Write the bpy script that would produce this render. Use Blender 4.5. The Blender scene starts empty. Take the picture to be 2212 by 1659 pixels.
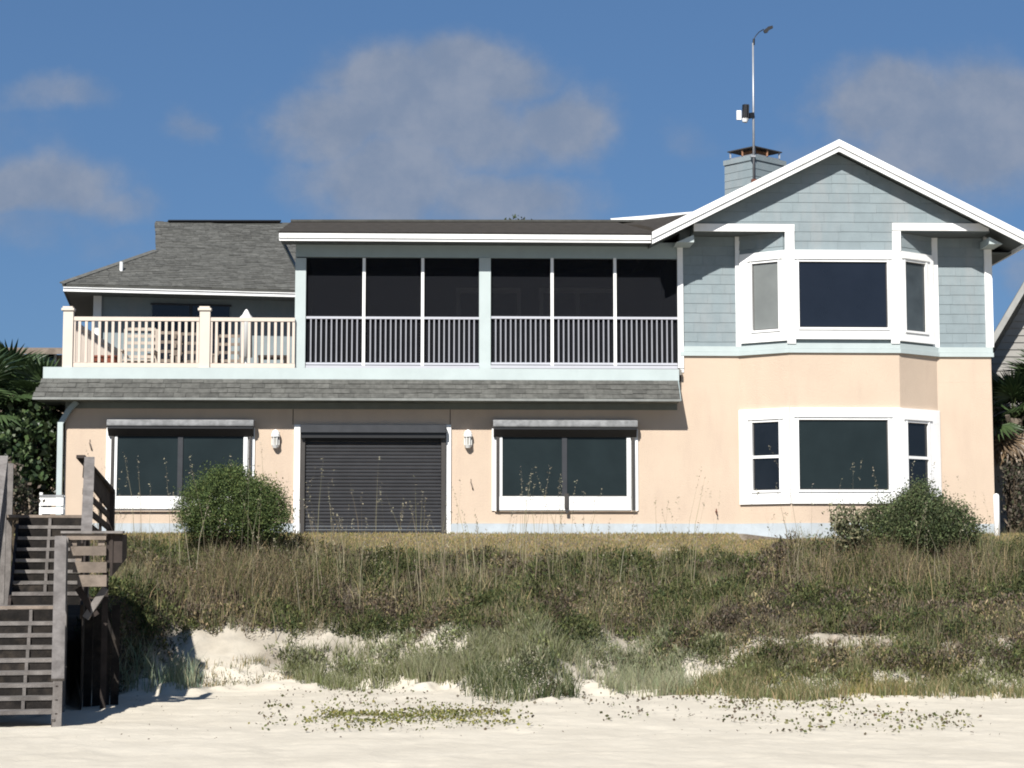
import bpy, bmesh, math, random
import numpy as np
from mathutils import Vector, Matrix

# ------------------------------------------------------------------ camera, sky, sun, exposure
scene = bpy.context.scene
COL = scene.collection
F = 4000.0                       # focal length in units of a 2212 px wide picture
CAM = Vector((0.0, -40.0, 2.10))
PITCH = math.atan(392.5 / F)
YAW = math.radians(2.0)
cam_d = bpy.data.cameras.new("camera")
cam_d.sensor_width = 36.0
cam_d.lens = 36.0 * F / 2212.0
cam_d.clip_start = 0.1
cam_d.clip_end = 6000
cam = bpy.data.objects.new("camera", cam_d)
cam.location = CAM
cam.rotation_euler = (math.pi / 2 + PITCH, 0, -YAW)
COL.objects.link(cam)
scene.camera = cam

SUN_FROM = Vector((-0.37, -1.0, 0.94)).normalized()      # direction towards the sun
sun_d = bpy.data.lights.new("sun", 'SUN')
sun_d.energy = 4.6
sun_d.angle = math.radians(0.55)
sun_d.color = (1.0, 0.965, 0.91)
sun = bpy.data.objects.new("sun", sun_d)
sun.rotation_euler = (-SUN_FROM).to_track_quat('-Z', 'Y').to_euler()
COL.objects.link(sun)

scene.view_settings.view_transform = 'Standard'
scene.view_settings.look = 'None'
scene.view_settings.gamma = 1.0
scene.view_settings.use_curve_mapping = False
scene.view_settings.exposure = 0.74

SKY_STRENGTH = 0.06
world = bpy.data.worlds.new("World")
scene.world = world
world.use_nodes = True
wt = world.node_tree
wt.nodes.clear()


class NT:
    """small helper to write node trees"""
    def __init__(s, tree):
        s.t = tree

    def n(s, kind, **kw):
        nd = s.t.nodes.new(kind)
        for k, v in kw.items():
            setattr(nd, k, v)
        return nd

    def put(s, sock, v):
        if isinstance(v, bpy.types.NodeSocket):
            s.t.links.new(v, sock)
        elif v is not None:
            sock.default_value = v

    def math(s, op, a, b=None, c=None, clamp=False):
        nd = s.n('ShaderNodeMath', operation=op, use_clamp=clamp)
        s.put(nd.inputs[0], a)
        if b is not None: s.put(nd.inputs[1], b)
        if c is not None: s.put(nd.inputs[2], c)
        return nd.outputs[0]

    def mix(s, f, a, b, blend='MIX'):
        nd = s.n('ShaderNodeMix', data_type='RGBA', blend_type=blend)
        s.put(nd.inputs[0], f)
        s.put(nd.inputs[6], a)
        s.put(nd.inputs[7], b)
        return nd.outputs[2]

    def ramp(s, f, lo, hi):
        nd = s.n('ShaderNodeMapRange', interpolation_type='SMOOTHSTEP')
        s.put(nd.inputs[0], f)
        nd.inputs[1].default_value = lo
        nd.inputs[2].default_value = hi
        return nd.outputs[0]

    def noise(s, vec, scale, detail=4, rough=0.55, dist=0.0):
        nd = s.n('ShaderNodeTexNoise')
        if vec is not None: s.put(nd.inputs['Vector'], vec)
        nd.inputs['Scale'].default_value = scale
        nd.inputs['Detail'].default_value = detail
        nd.inputs['Roughness'].default_value = rough
        nd.inputs['Distortion'].default_value = dist
        return nd


W = NT(wt)
sky = W.n('ShaderNodeTexSky', sky_type='NISHITA')
sky.sun_disc = False
sky.sun_elevation = math.asin(SUN_FROM.z)
sky.sun_rotation = math.atan2(SUN_FROM.x, SUN_FROM.y) % (2 * math.pi)
sky.altitude = 0
sky.air_density = 1.0
sky.dust_density = 0.1
sky.ozone_density = 3.0
hs = W.n('ShaderNodeHueSaturation')
hs.inputs['Saturation'].default_value = 1.18
hs.inputs['Value'].default_value = 0.92
W.put(hs.inputs['Color'], sky.outputs[0])
gm_ = W.n('ShaderNodeGamma')
W.put(gm_.inputs[0], sky.outputs[0])
gm_.inputs[1].default_value = 0.5
SKY_TINT = (0.75, 1.21, 1.87, 1)
sky_col = W.mix(1.0, gm_.outputs[0], SKY_TINT, 'MULTIPLY')
tc = W.n('ShaderNodeTexCoord')
sep = W.n('ShaderNodeSeparateXYZ')
W.put(sep.inputs[0], tc.outputs['Generated'])
dx, dy, dz = sep.outputs
ysafe = W.math('MAXIMUM', dy, 0.05)
cu = W.math('DIVIDE', dx, ysafe)
cv = W.math('DIVIDE', dz, ysafe)
comb = W.n('ShaderNodeCombineXYZ')
W.put(comb.inputs[0], cu); W.put(comb.inputs[1], cv)
nz1 = W.noise(comb.outputs[0], 9.0, 5, 0.6)
nz2 = W.noise(comb.outputs[0], 30.0, 5, 0.62)
wsep = W.n('ShaderNodeSeparateColor')
W.put(wsep.inputs[0], nz1.outputs[1])
wx = W.math('MULTIPLY', W.math('SUBTRACT', wsep.outputs[0], 0.5), 0.10)
wy = W.math('MULTIPLY', W.math('SUBTRACT', wsep.outputs[1], 0.5), 0.06)
cuw = W.math('ADD', cu, wx)
cvw = W.math('ADD', cv, wy)


def ray(u, v):
    """direction of the ray through picture point (u, v) of the 2212 x 1659 picture"""
    c = Vector(((u - 1106.0) / F, 1.0, -(v - 829.5) / F))
    y1 = c.y * math.cos(PITCH) - c.z * math.sin(PITCH)
    z1 = c.y * math.sin(PITCH) + c.z * math.cos(PITCH)
    return Vector((c.x * math.cos(YAW) + y1 * math.sin(YAW), -c.x * math.sin(YAW) + y1 * math.cos(YAW), z1))


def P(u, v, Y):
    r = ray(u, v)
    return CAM + r * ((Y - CAM.y) / r.y)


def PP(u, v, p0, nrm):
    """point of the plane (p0, nrm) seen at (u, v)"""
    r = ray(u, v)
    return CAM + r * ((p0 - CAM).dot(nrm) / r.dot(nrm))


blobs = [(880, 235, 190, 110, 1.0), (715, 285, 130, 95, .75), (1010, 155, 150, 75, .9), (1205, 265, 115, 85, .9),
         (850, 390, 200, 90, .85), (1080, 430, 190, 65, .7), (1030, 290, 180, 110, .7), (760, 440, 130, 60, .55),
         (1890, 215, 130, 85, .9), (2090, 285, 220, 130, 1.0), (1960, 340, 210, 80, .7), (1490, 290, 90, 55, .3),
         (2330, 330, 180, 120, .9), (80, 410, 170, 80, .8), (230, 440, 110, 55, .5), (110, 200, 130, 45, .45),
         (420, 248, 85, 42, .42), (2190, 600, 110, 80, .45), (60, 500, 200, 60, .4), (250, 540, 110, 60, .3),
         (-300, 300, 260, 130, .8), (2700, 200, 240, 120, .8), (500, -260, 330, 120, .8), (1700, -330, 420, 130, .8)]
acc = None
for (bu, bv, ru, rv, w) in blobs:
    r = ray(bu, bv)
    a = W.math('MULTIPLY', W.math('SUBTRACT', cuw, r.x / r.y), F / ru)
    b = W.math('MULTIPLY', W.math('SUBTRACT', cvw, r.z / r.y), F / rv)
    q = W.math('ADD', W.math('MULTIPLY', a, a), W.math('MULTIPLY', b, b))
    g = W.math('MULTIPLY', W.math('EXPONENT', W.math('MULTIPLY', q, -0.75)), w)
    acc = g if acc is None else W.math('MAXIMUM', acc, g)
front = W.ramp(dy, 0.15, 0.5)
acc = W.math('MULTIPLY', acc, front)
dens = W.math('ADD', acc, W.math('MULTIPLY', W.math('SUBTRACT', nz2.outputs[0], 0.5), 0.30))
mask = W.ramp(dens, 0.12, 0.66)
# the rest of the sky carries the same kind of scattered cloud
nz3 = W.noise(tc.outputs['Generated'], 3.2, 6, 0.55)
rest = W.math('MULTIPLY', W.ramp(nz3.outputs[0], 0.52, 0.68), W.math('SUBTRACT', 1.0, front))
rest = W.math('MULTIPLY', rest, W.ramp(dz, 0.02, 0.2))
mask = W.math('MAXIMUM', W.math('MULTIPLY', mask, 0.86), W.math('MULTIPLY', rest, 0.6))
CK = 1.0 / SKY_STRENGTH / 2 ** scene.view_settings.exposure
shade = W.ramp(nz2.outputs[0], 0.3, 0.75)
cloud_col = W.mix(shade, (0.225 * CK, 0.28 * CK, 0.385 * CK, 1), (0.305 * CK, 0.345 * CK, 0.43 * CK, 1))
fin = W.mix(mask, sky_col, cloud_col)
bg = W.n('ShaderNodeBackground')
W.put(bg.inputs[0], fin)
bg.inputs[1].default_value = SKY_STRENGTH
wo = W.n('ShaderNodeOutputWorld')
wt.links.new(bg.outputs[0], wo.inputs[0])

ALB = 0.68
rng = random.Random(7)
nr = np.random.default_rng(11)


# ------------------------------------------------------------------ materials
def material(name, color, rough=0.7, var=0.10, scale=3.0, bump=0.0, bscale=60.0, per_obj=0.0, metallic=0.0, spec=0.3,
             stain=None, stain_amt=0.0, stain_scale=(1.2, 1.2, 0.25), raw=False):
    m = bpy.data.materials.new(name)
    m.use_nodes = True
    T = NT(m.node_tree)
    bs = m.node_tree.nodes['Principled BSDF']
    co = T.n('ShaderNodeTexCoord')
    nz = T.noise(co.outputs['Object'], scale, 6, 0.6)
    if not raw: color = tuple(x * ALB for x in color)
    lo = tuple(x * (1 - var) for x in color) + (1,)
    hi = tuple(min(1, x * (1 + var)) for x in color) + (1,)
    col = T.mix(T.ramp(nz.outputs[0], 0.3, 0.7), lo, hi)
    if stain:
        mp = T.n('ShaderNodeMapping')
        T.put(mp.inputs[0], co.outputs['Object'])
        mp.inputs['Scale'].default_value = stain_scale
        n2 = T.noise(mp.outputs[0], 2.0, 7, 0.65)
        col = T.mix(T.math('MULTIPLY', T.ramp(n2.outputs[0], 0.45, 0.75), stain_amt), col, tuple(x * ALB for x in stain) + (1,))
    if per_obj:
        oi = T.n('ShaderNodeObjectInfo')
        h = T.n('ShaderNodeHueSaturation')
        T.put(h.inputs['Value'], T.math('ADD', T.math('MULTIPLY', oi.outputs['Random'], 2 * per_obj), 1 - per_obj))
        T.put(h.inputs['Color'], col)
        col = h.outputs[0]
    T.put(bs.inputs['Base Color'], col)
    bs.inputs['Roughness'].default_value = rough
    bs.inputs['Metallic'].default_value = metallic
    bs.inputs['Specular IOR Level'].default_value = spec
    if bump:
        n3 = T.noise(co.outputs['Object'], bscale, 4, 0.7)
        bp = T.n('ShaderNodeBump')
        bp.inputs['Strength'].default_value = bump
        bp.inputs['Distance'].default_value = 0.02
        T.put(bp.inputs['Height'], n3.outputs[0])
        T.put(bs.inputs['Normal'], bp.outputs[0])
    return m


def tint_material(name, rough=0.75, trans=0.25, spec=0.2):
    """leaf material; the albedo of each blade or leaf is stored on the mesh"""
    m = bpy.data.materials.new(name)
    m.use_nodes = True
    T = NT(m.node_tree)
    bs = m.node_tree.nodes['Principled BSDF']
    at = T.n('ShaderNodeAttribute', attribute_name='tint')
    T.put(bs.inputs['Base Color'], at.outputs['Color'])
    bs.inputs['Roughness'].default_value = rough
    bs.inputs['Specular IOR Level'].default_value = spec
    if trans:
        tr = T.n('ShaderNodeBsdfTranslucent')
        T.put(tr.inputs['Color'], at.outputs['Color'])
        mx = T.n('ShaderNodeMixShader')
        mx.inputs[0].default_value = trans
        out = [n for n in m.node_tree.nodes if n.type == 'OUTPUT_MATERIAL'][0]
        T.t.links.new(bs.outputs[0], mx.inputs[1])
        T.t.links.new(tr.outputs[0], mx.inputs[2])
        T.t.links.new(mx.outputs[0], out.inputs[0])
    return m


M = {}
M['stucco'] = material('peach_stucco', (0.76, 0.605, 0.465), 0.9, 0.035, 0.9, 0.5, 35, stain=(0.66, 0.51, 0.40), stain_amt=0.5)
M['found'] = material('foundation_paint', (0.60, 0.66, 0.70), 0.8, 0.08, 2.5, 0.3, 30, stain=(0.45, 0.45, 0.42), stain_amt=0.4)
M['siding'] = material('blue_grey_shingle_paint', (0.30, 0.362, 0.382), 0.75, 0.05, 4.0, 0.3, 70, per_obj=0.03, stain=(0.40, 0.41, 0.41), stain_amt=0.5)
M['beam'] = material('blue_grey_beam_paint', (0.44, 0.53, 0.54), 0.65, 0.05, 2.0, 0.1, 40)
M['pale'] = material('pale_blue_trim_paint', (0.60, 0.68, 0.67), 0.6, 0.04, 2.0, 0.1, 40, stain=(0.5, 0.56, 0.56), stain_amt=0.25)
M['white'] = material('white_trim_paint', (0.80, 0.80, 0.785), 0.5, 0.03, 2.0, raw=True, stain=(0.80, 0.78, 0.70), stain_amt=0.35)
M['rail_white'] = material('porch_rail_paint', (0.62, 0.63, 0.68), 0.5, 0.03, 2.0)
M['rail_grey'] = material('screen_dimmed_baluster', (0.36, 0.365, 0.40), 0.6, 0.05, 2.0)  # grey carries the dimming of balusters seen through the screen
M['cream'] = material('cream_rail_paint', (0.84, 0.72, 0.61), 0.6, 0.04, 3.0)
M['cream_white'] = material('cream_white_post_paint', (0.84, 0.75, 0.64), 0.6, 0.03, 3.0)
M['screen'] = None
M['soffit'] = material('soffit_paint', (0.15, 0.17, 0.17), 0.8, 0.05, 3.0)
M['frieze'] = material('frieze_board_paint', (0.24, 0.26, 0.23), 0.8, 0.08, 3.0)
M['roof_grey'] = material('grey_roof_shingle', (0.138, 0.137, 0.124), 0.95, 0.22, 8.0, 0.6, 120, per_obj=0.17)
M['roof_under'] = material('roof_felt', (0.10, 0.10, 0.09), 0.95, 0.15, 5.0)
M['roof_brown'] = material('brown_roof_shingle', (0.055, 0.047, 0.038), 0.95, 0.2, 6.0, 0.5, 90, per_obj=0.1)
M['shutter'] = material('dark_shutter_metal', (0.041, 0.042, 0.047), 0.6, 0.10, 3.0, per_obj=0.14, spec=0.2)
M['shutter_box'] = material('grey_shutter_box', (0.34, 0.345, 0.35), 0.5, 0.25, 7.0, stain=(0.16, 0.16, 0.16), stain_amt=0.6)
M['dark_box'] = material('dark_shutter_box', (0.05, 0.053, 0.06), 0.5, 0.1, 5.0)
M['rail_dark'] = material('dark_guide_rail', (0.075, 0.068, 0.062), 0.5, 0.1, 5.0)
M['wood'] = material('weathered_grey_wood', (0.235, 0.215, 0.20), 0.9, 0.28, 4.0, 0.5, 40, per_obj=0.16, stain=(0.12, 0.10, 0.09), stain_amt=0.6, stain_scale=(3, 3, 1))
M['wood_tan'] = material('weathered_tan_wood', (0.29, 0.235, 0.19), 0.9, 0.25, 4.0, 0.5, 40, per_obj=0.14)
M['shade_riser'] = material('shade_black_board', (0.020, 0.017, 0.015), 0.95, 0.5, 5.0, 0.5, 30, per_obj=0.3, stain=(0.12, 0.095, 0.07), stain_amt=0.35, stain_scale=(1.6, 1.6, 1.6))  # near-black for added boards that stand in for shade under the stairs
M['wood_pale'] = material('pale_tan_wood', (0.62, 0.53, 0.44), 0.8, 0.1, 4.0)
M['wood_dark'] = material('dark_brown_wood', (0.052, 0.040, 0.034), 0.85, 0.3, 4.0, 0.4, 40, per_obj=0.15)
M['steel'] = material('galvanised_steel', (0.52, 0.53, 0.55), 0.45, 0.08, 6.0, metallic=0.5)
M['black'] = material('black_plastic', (0.012, 0.012, 0.013), 0.45, 0.1, 5.0, spec=0.5)
M['plastic_white'] = material('white_plastic', (0.78, 0.78, 0.76), 0.45, 0.02, 3.0, raw=True)
M['terracotta'] = material('terracotta', (0.28, 0.085, 0.05), 0.8, 0.15, 8.0)
M['brick'] = material('flue_brick', (0.42, 0.22, 0.13), 0.9, 0.2, 9.0, 0.3, 50)
M['trunk'] = material('palm_trunk_bark', (0.20, 0.165, 0.13), 0.95, 0.35, 7.0, 0.7, 40, per_obj=0.2)
M['stem'] = material('woody_stem', (0.12, 0.09, 0.06), 0.95, 0.3, 10.0)
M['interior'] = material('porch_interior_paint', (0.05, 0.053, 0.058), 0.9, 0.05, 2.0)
M['floor'] = material('deck_boards', (0.30, 0.28, 0.25), 0.9, 0.15, 3.0)
M['siding_n'] = material('grey_lap_siding', (0.40, 0.385, 0.355), 0.8, 0.06, 3.0, per_obj=0.04)
M['tan_wall'] = material('tan_wall_paint', (0.42, 0.33, 0.24), 0.85, 0.06, 2.0)
M['pink_metal'] = material('rusty_bracket', (0.20, 0.075, 0.05), 0.8, 0.2, 20.0)
M['leaf'] = tint_material('leaf_blades')
M['leaf_glossy'] = tint_material('glossy_leaves', 0.45, 0.15, 0.4)
M['dry'] = tint_material('dry_blades', 0.9, 0.15, 0.1)


def glass_mat(name, base, rough=0.04, spec=0.5, var=0.25):
    m = material(name, base, rough, var, 1.3, spec=spec)
    return m


M['glass_up'] = glass_mat('dark_window_glass', (0.016, 0.020, 0.030), 0.08, 0.5, 0.1)
M['glass_low'] = glass_mat('green_screened_glass', (0.021, 0.031, 0.033), 0.25, 0.2, 0.12)
M['glass_blind'] = glass_mat('glass_over_pale_blind', (0.235, 0.25, 0.24), 0.2, 0.4, 0.1)
M['glass_side'] = glass_mat('screened_side_glass', (0.075, 0.09, 0.095), 0.2, 0.4)
M['glass_black'] = glass_mat('black_window_glass', (0.012, 0.014, 0.018), 0.1)

# insect screen: a fine dark mesh that lets a third of the light through
ms = bpy.data.materials.new('insect_screen')
ms.use_nodes = True
T = NT(ms.node_tree)
bs = ms.node_tree.nodes['Principled BSDF']
bs.inputs['Base Color'].default_value = (0.014, 0.015, 0.018, 1)
bs.inputs['Roughness'].default_value = 0.9
bs.inputs['Specular IOR Level'].default_value = 0.0
tr = T.n('ShaderNodeBsdfTransparent')
mx = T.n('ShaderNodeMixShader')
mx.inputs[0].default_value = 0.42
out = [n for n in ms.node_tree.nodes if n.type == 'OUTPUT_MATERIAL'][0]
ms.node_tree.links.new(bs.outputs[0], mx.inputs[1])
ms.node_tree.links.new(tr.outputs[0], mx.inputs[2])
ms.node_tree.links.new(mx.outputs[0], out.inputs[0])
M['screen'] = ms


# ------------------------------------------------------------------ mesh helpers
class MB:
    def __init__(s):
        s.v = []; s.f = []

    def add(s, vs, fs):
        b = len(s.v)
        s.v += [tuple(p) for p in vs]
        s.f += [tuple(i + b for i in f) for f in fs]
        return s

    def box(s, x0, x1, y0, y1, z0, z1):
        vs = [(x0, y0, z0), (x1, y0, z0), (x1, y1, z0), (x0, y1, z0), (x0, y0, z1), (x1, y0, z1), (x1, y1, z1), (x0, y1, z1)]
        return s.add(vs, [(0, 3, 2, 1), (4, 5, 6, 7), (0, 1, 5, 4), (1, 2, 6, 5), (2, 3, 7, 6), (3, 0, 4, 7)])

    def prism(s, pts, ext):
        """closed polygon pts pushed along the vector ext"""
        pts = [Vector(p) for p in pts]
        e = Vector(ext)
        n = len(pts)
        vs = pts + [p + e for p in pts]
        fs = [tuple(range(n))[::-1], tuple(range(n, 2 * n))]
        fs += [(i, (i + 1) % n, n + (i + 1) % n, n + i) for i in range(n)]
        return s.add(vs, fs)

    def bar(s, a, b, w, h, up=(0, 0, 1)):
        """rectangular bar from a to b: w sideways, h along up"""
        a = Vector(a); b = Vector(b)
        d = (b - a).normalized()
        sd = d.cross(Vector(up))
        if sd.length < 1e-4: sd = d.cross(Vector((1, 0, 0)))
        sd.normalize()
        u2 = sd.cross(d).normalized()
        q = [sd * (w / 2) * i + u2 * (h / 2) * j for i, j in ((-1, -1), (1, -1), (1, 1), (-1, 1))]
        vs = [a + k for k in q] + [b + k for k in q]
        return s.add(vs, [(0, 3, 2, 1), (4, 5, 6, 7), (0, 1, 5, 4), (1, 2, 6, 5), (2, 3, 7, 6), (3, 0, 4, 7)])

    def tube(s, pts, r, n=8):
        pts = [Vector(p) for p in pts]
        rr = r if isinstance(r, (list, tuple)) else [r] * len(pts)
        rings = []
        for i, p in enumerate(pts):
            d = (pts[min(i + 1, len(pts) - 1)] - pts[max(i - 1, 0)]).normalized()
            a = d.cross(Vector((0.13, 0.31, 0.94)) if abs(d.z) < 0.9 else Vector((0, 1, 0))).normalized()
            b = d.cross(a)
            rings.append([p + (a * math.cos(t) + b * math.sin(t)) * rr[i] for t in [2 * math.pi * k / n for k in range(n)]])
        vs = [q for rg in rings for q in rg]
        fs = []
        for i in range(len(pts) - 1):
            for k in range(n):
                fs.append((i * n + k, i * n + (k + 1) % n, (i + 1) * n + (k + 1) % n, (i + 1) * n + k))
        fs.append(tuple(range(n))[::-1])
        fs.append(tuple(range((len(pts) - 1) * n, len(pts) * n)))
        return s.add(vs, fs)

    def build(s, name, mat, parent=None, smooth=False):
        me = bpy.data.meshes.new(name)
        me.from_pydata(s.v, [], s.f)
        me.materials.append(mat)
        if smooth:
            for p in me.polygons: p.use_smooth = True
        o = bpy.data.objects.new(name, me)
        COL.objects.link(o)
        if parent is not None:
            o.parent = parent
            # everything is written in world coordinates; parents carry a location only
            off = Vector((0, 0, 0))
            q = parent
            while q is not None:
                off += q.location
                q = q.parent
            o.location = -off
        return o


def empty(name, loc, label, cat, group=None):
    o = bpy.data.objects.new(name, None)
    o.location = loc
    o.empty_display_size = 0.2
    COL.objects.link(o)
    o['label'] = label
    o['category'] = cat
    if group: o['group'] = group
    return o


def tag(o, label=None, cat=None, group=None, kind=None):
    if label: o['label'] = label
    if cat: o['category'] = cat
    if group: o['group'] = group
    if kind: o['kind'] = kind
    return o


def copy_tree(o, parent=None):
    c = o.copy()
    COL.objects.link(c)
    c.parent = parent
    for ch in list(o.children):
        copy_tree(ch, c)
    return c


def boxpx(u0, v0, u1, v1, Y, dep, mb=None, back=0.0):
    """box whose front face, on the plane y = Y, covers the picture rectangle; dep metres deep"""
    um, vm = (u0 + u1) / 2, (v0 + v1) / 2
    x0 = P(u0, vm, Y).x; x1 = P(u1, vm, Y).x
    z1 = P(um, v0, Y).z; z0 = P(um, v1, Y).z
    mb = mb or MB()
    return mb.box(x0, x1, Y, Y + dep, z0, z1)


# numpy value noise
_tab = nr.random((256, 256))


def vnoise(x, y):
    xi = np.floor(x).astype(int); yi = np.floor(y).astype(int)
    fx = x - xi; fy = y - yi
    fx = fx * fx * (3 - 2 * fx); fy = fy * fy * (3 - 2 * fy)
    a = _tab[xi % 256, yi % 256]; b = _tab[(xi + 1) % 256, yi % 256]
    c = _tab[xi % 256, (yi + 1) % 256]; d = _tab[(xi + 1) % 256, (yi + 1) % 256]
    return (a * (1 - fx) + b * fx) * (1 - fy) + (c * (1 - fx) + d * fx) * fy


def fbm(x, y, s, o=4):
    r = 0; a = 0.5
    for k in range(o):
        r = r + a * (vnoise(x * s + 17 * k, y * s + 31 * k) - 0.5)
        s *= 2.03; a *= 0.5
    return r


# ------------------------------------------------------------------ terrain
EDGE_X = [-60, -14, -9.0, -6.3, -5.8, -5.4, -4.9, -2.0, -0.5, 0.5, 1.6, 2.6, 3.6, 4.6, 6, 8, 11, 20, 60]
EDGE_Y = [-13, -13, -13.8, -13.8, -13.0, -9.2, -7.7, -7.0, -7.4, -8.6, -9.8, -8.6, -8.0, -8.2, -9.2, -9.6, -9.9, -10, -10]


def beach_edge(x):
    return np.interp(x, EDGE_X, EDGE_Y)


def ground_z(x, y):
    x = np.asarray(x, float); y = np.asarray(y, float)
    e = beach_edge(x) + 1.1 * fbm(x, y * 0 + 3.3, 0.9, 3)
    ys = [0, 0.28, 2.0]
    right = np.clip((x - 1.0) / 4.0, 0, 1)
    k1y = e + 0.45; k1z = 0.20 - 0.02 * right
    k2y = np.minimum(e + 2.1, -4.4); k2z = 0.92 - 0.10 * right
    k3y = -2.9 + 0 * x
    lift = 0.28 * np.exp(-((x + 4.6) / 2.4) ** 2) + 0.20 * np.clip((x - 6.0) / 2.0, 0, 1)
    k3z = 1.86 + lift
    k4y = -2.0 + 0 * x; k4z = 2.33 + 0.6 * lift
    z = np.where(y < e, 0.0, 0.0)

    def seg(y, ya, yb, za, zb):
        t = np.clip((y - ya) / (yb - ya), 0, 1)
        return za + (zb - za) * t
    z = np.where(y >= e, seg(y, e, k1y, 0, k1z), z)
    z = np.where(y >= k1y, seg(y, k1y, k2y, k1z, k2z), z)
    z = np.where(y >= k2y, seg(y, k2y, k3y, k2z, k3z), z)
    z = np.where(y >= k3y, seg(y, k3y, k4y, k3z, k4z), z)
    z = np.where(y >= k4y, seg(y, k4y, 0 * x - 0.05, k4z, 2.79), z)
    # undulations: strongest on the dune face
    face = np.exp(-((y - (e + 0.4)) / 1.6) ** 2)
    z = z + (0.30 * fbm(x, y, 0.8, 3) + 0.22 * fbm(x, y, 2.4, 4)) * face * 1.2
    z = z + .10 * fbm(x, y, 6.0, 3) * face
    toe = np.exp(-((y - (e - 0.5)) / 0.9) ** 2)
    z = z + np.clip(fbm(x, y, 1.1, 4) + .10, 0, 1) * toe * .60
    z = z + 0.10 * fbm(x, y, 0.35, 3) * np.clip(-(y + 1) / 3, 0, 1)
    z = z + (0.06 * fbm(x, y, 2.2, 5) + .03 * fbm(x + 50, y * 1.3, 6.5, 3)) * np.clip(-(y + 1) / 3, 0, 1)
    # beach falls gently to the sea behind the camera
    z = z - 0.03 * np.clip(-(y + 44), 0, 60)
    # the beach laps a little higher close to the frame's lower right
    return z


def nonuni(a, b, lo, hi, fine, coarse_n):
    mid = np.arange(a, b + 1e-6, fine)
    l = a - np.geomspace(fine, a - lo, coarse_n)[::-1]
    r = b + np.geomspace(fine, hi - b, coarse_n)
    return np.concatenate([l, mid, r])


gx = nonuni(-13, 14, -900, 900, 0.085, 22)
gy = nonuni(-21, 0.3, -900, 900, 0.07, 22)
GX, GY = np.meshgrid(gx, gy)
GZ = ground_z(GX, GY)
nx, ny = len(gx), len(gy)
me = bpy.data.meshes.new('sand_ground')
vv = np.stack([GX.ravel(), GY.ravel(), GZ.ravel()], 1).astype(np.float32)
ii, jj = np.meshgrid(np.arange(nx - 1), np.arange(ny - 1))
i0 = (jj * nx + ii).ravel()
ff = np.stack([i0, i0 + 1, i0 + nx + 1, i0 + nx], 1).astype(np.int32)
me.vertices.add(len(vv)); me.vertices.foreach_set('co', vv.ravel())
me.loops.add(ff.size); me.loops.foreach_set('vertex_index', ff.ravel())
me.polygons.add(len(ff))
me.polygons.foreach_set('loop_start', np.arange(0, ff.size, 4, dtype=np.int32))
me.polygons.foreach_set('use_smooth', np.ones(len(ff), dtype=bool))
me.update()
# litter / soil amount as a material property of the place
soil = np.clip((GY - (beach_edge(GX) + 1.7)) / 0.9, 0, 1) * np.clip((GX * 0 + 1), 0, 1)
face_ = np.clip((GY - beach_edge(GX) - .15) / .5, 0, 1)
soil = np.clip(np.maximum(soil, .34 * face_) + 1.3 * fbm(GX, GY, 1.6, 5) * face_, 0, 1)
at = me.attributes.new('soil', 'FLOAT', 'POINT')
at.data.foreach_set('value', soil.ravel().astype(np.float32))
shade_mask = np.clip((-4.95 - GX + 0.5 * fbm(GX, GY, 1.0, 3)) / .25, 0, 1) * np.clip((GY - beach_edge(GX) - .1 + .5 * fbm(GX, GY, 2.0, 3)) / .35, 0, 1)  # dark soil with the stairs' shadow painted into its colour
at = me.attributes.new('soil_shade', 'FLOAT', 'POINT')
at.data.foreach_set('value', shade_mask.ravel().astype(np.float32))
mg = bpy.data.materials.new('beach_sand')
mg.use_nodes = True
T = NT(mg.node_tree)
bs = mg.node_tree.nodes['Principled BSDF']
co = T.n('ShaderNodeTexCoord')
n1 = T.noise(co.outputs['Object'], 0.8, 6, 0.6)
n2 = T.noise(co.outputs['Object'], 14.0, 5, 0.65)
c1 = T.mix(T.ramp(n1.outputs[0], 0.3, 0.7), (0.48, 0.435, 0.355, 1), (0.55, 0.50, 0.41, 1))
c1 = T.mix(T.math('MULTIPLY', T.ramp(n2.outputs[0], 0.55, 0.8), 0.16), c1, (0.31, 0.265, 0.21, 1))
sa = T.n('ShaderNodeAttribute', attribute_name='soil')
c2 = T.mix(T.ramp(n2.outputs[0], 0.3, 0.75), (0.07, 0.056, 0.042, 1), (0.20, 0.165, 0.125, 1))
c1 = T.mix(sa.outputs['Fac'], c1, c2)
shade_at = T.n('ShaderNodeAttribute', attribute_name='soil_shade')
c1 = T.mix(shade_at.outputs['Fac'], c1, T.mix(T.ramp(n1.outputs[0], 0.35, 0.65), (0.022, 0.018, 0.015, 1), (0.060, 0.047, 0.036, 1)))
wet = T.n('ShaderNodeSeparateXYZ')
T.put(wet.inputs[0], co.outputs['Object'])
wf = T.n('ShaderNodeMapRange', interpolation_type='SMOOTHSTEP')
T.put(wf.inputs[0], wet.outputs[1])
wf.inputs[1].default_value = -43
wf.inputs[2].default_value = -47
c1 = T.mix(wf.outputs[0], c1, (0.16, 0.14, 0.11, 1))  # unseen wet sand behind the camera, darkened to cut bounce light
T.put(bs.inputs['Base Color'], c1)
bs.inputs['Roughness'].default_value = 0.95
bs.inputs['Specular IOR Level'].default_value = 0.1
n3 = T.noise(co.outputs['Object'], 5.0, 8, 0.7)
bp = T.n('ShaderNodeBump')
bp.inputs['Strength'].default_value = 0.35
bp.inputs['Distance'].default_value = 0.05
T.put(bp.inputs['Height'], n3.outputs[0])
T.put(bs.inputs['Normal'], bp.outputs[0])
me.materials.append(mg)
g = bpy.data.objects.new('ground', me)
COL.objects.link(g)
tag(g, kind='structure')

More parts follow.
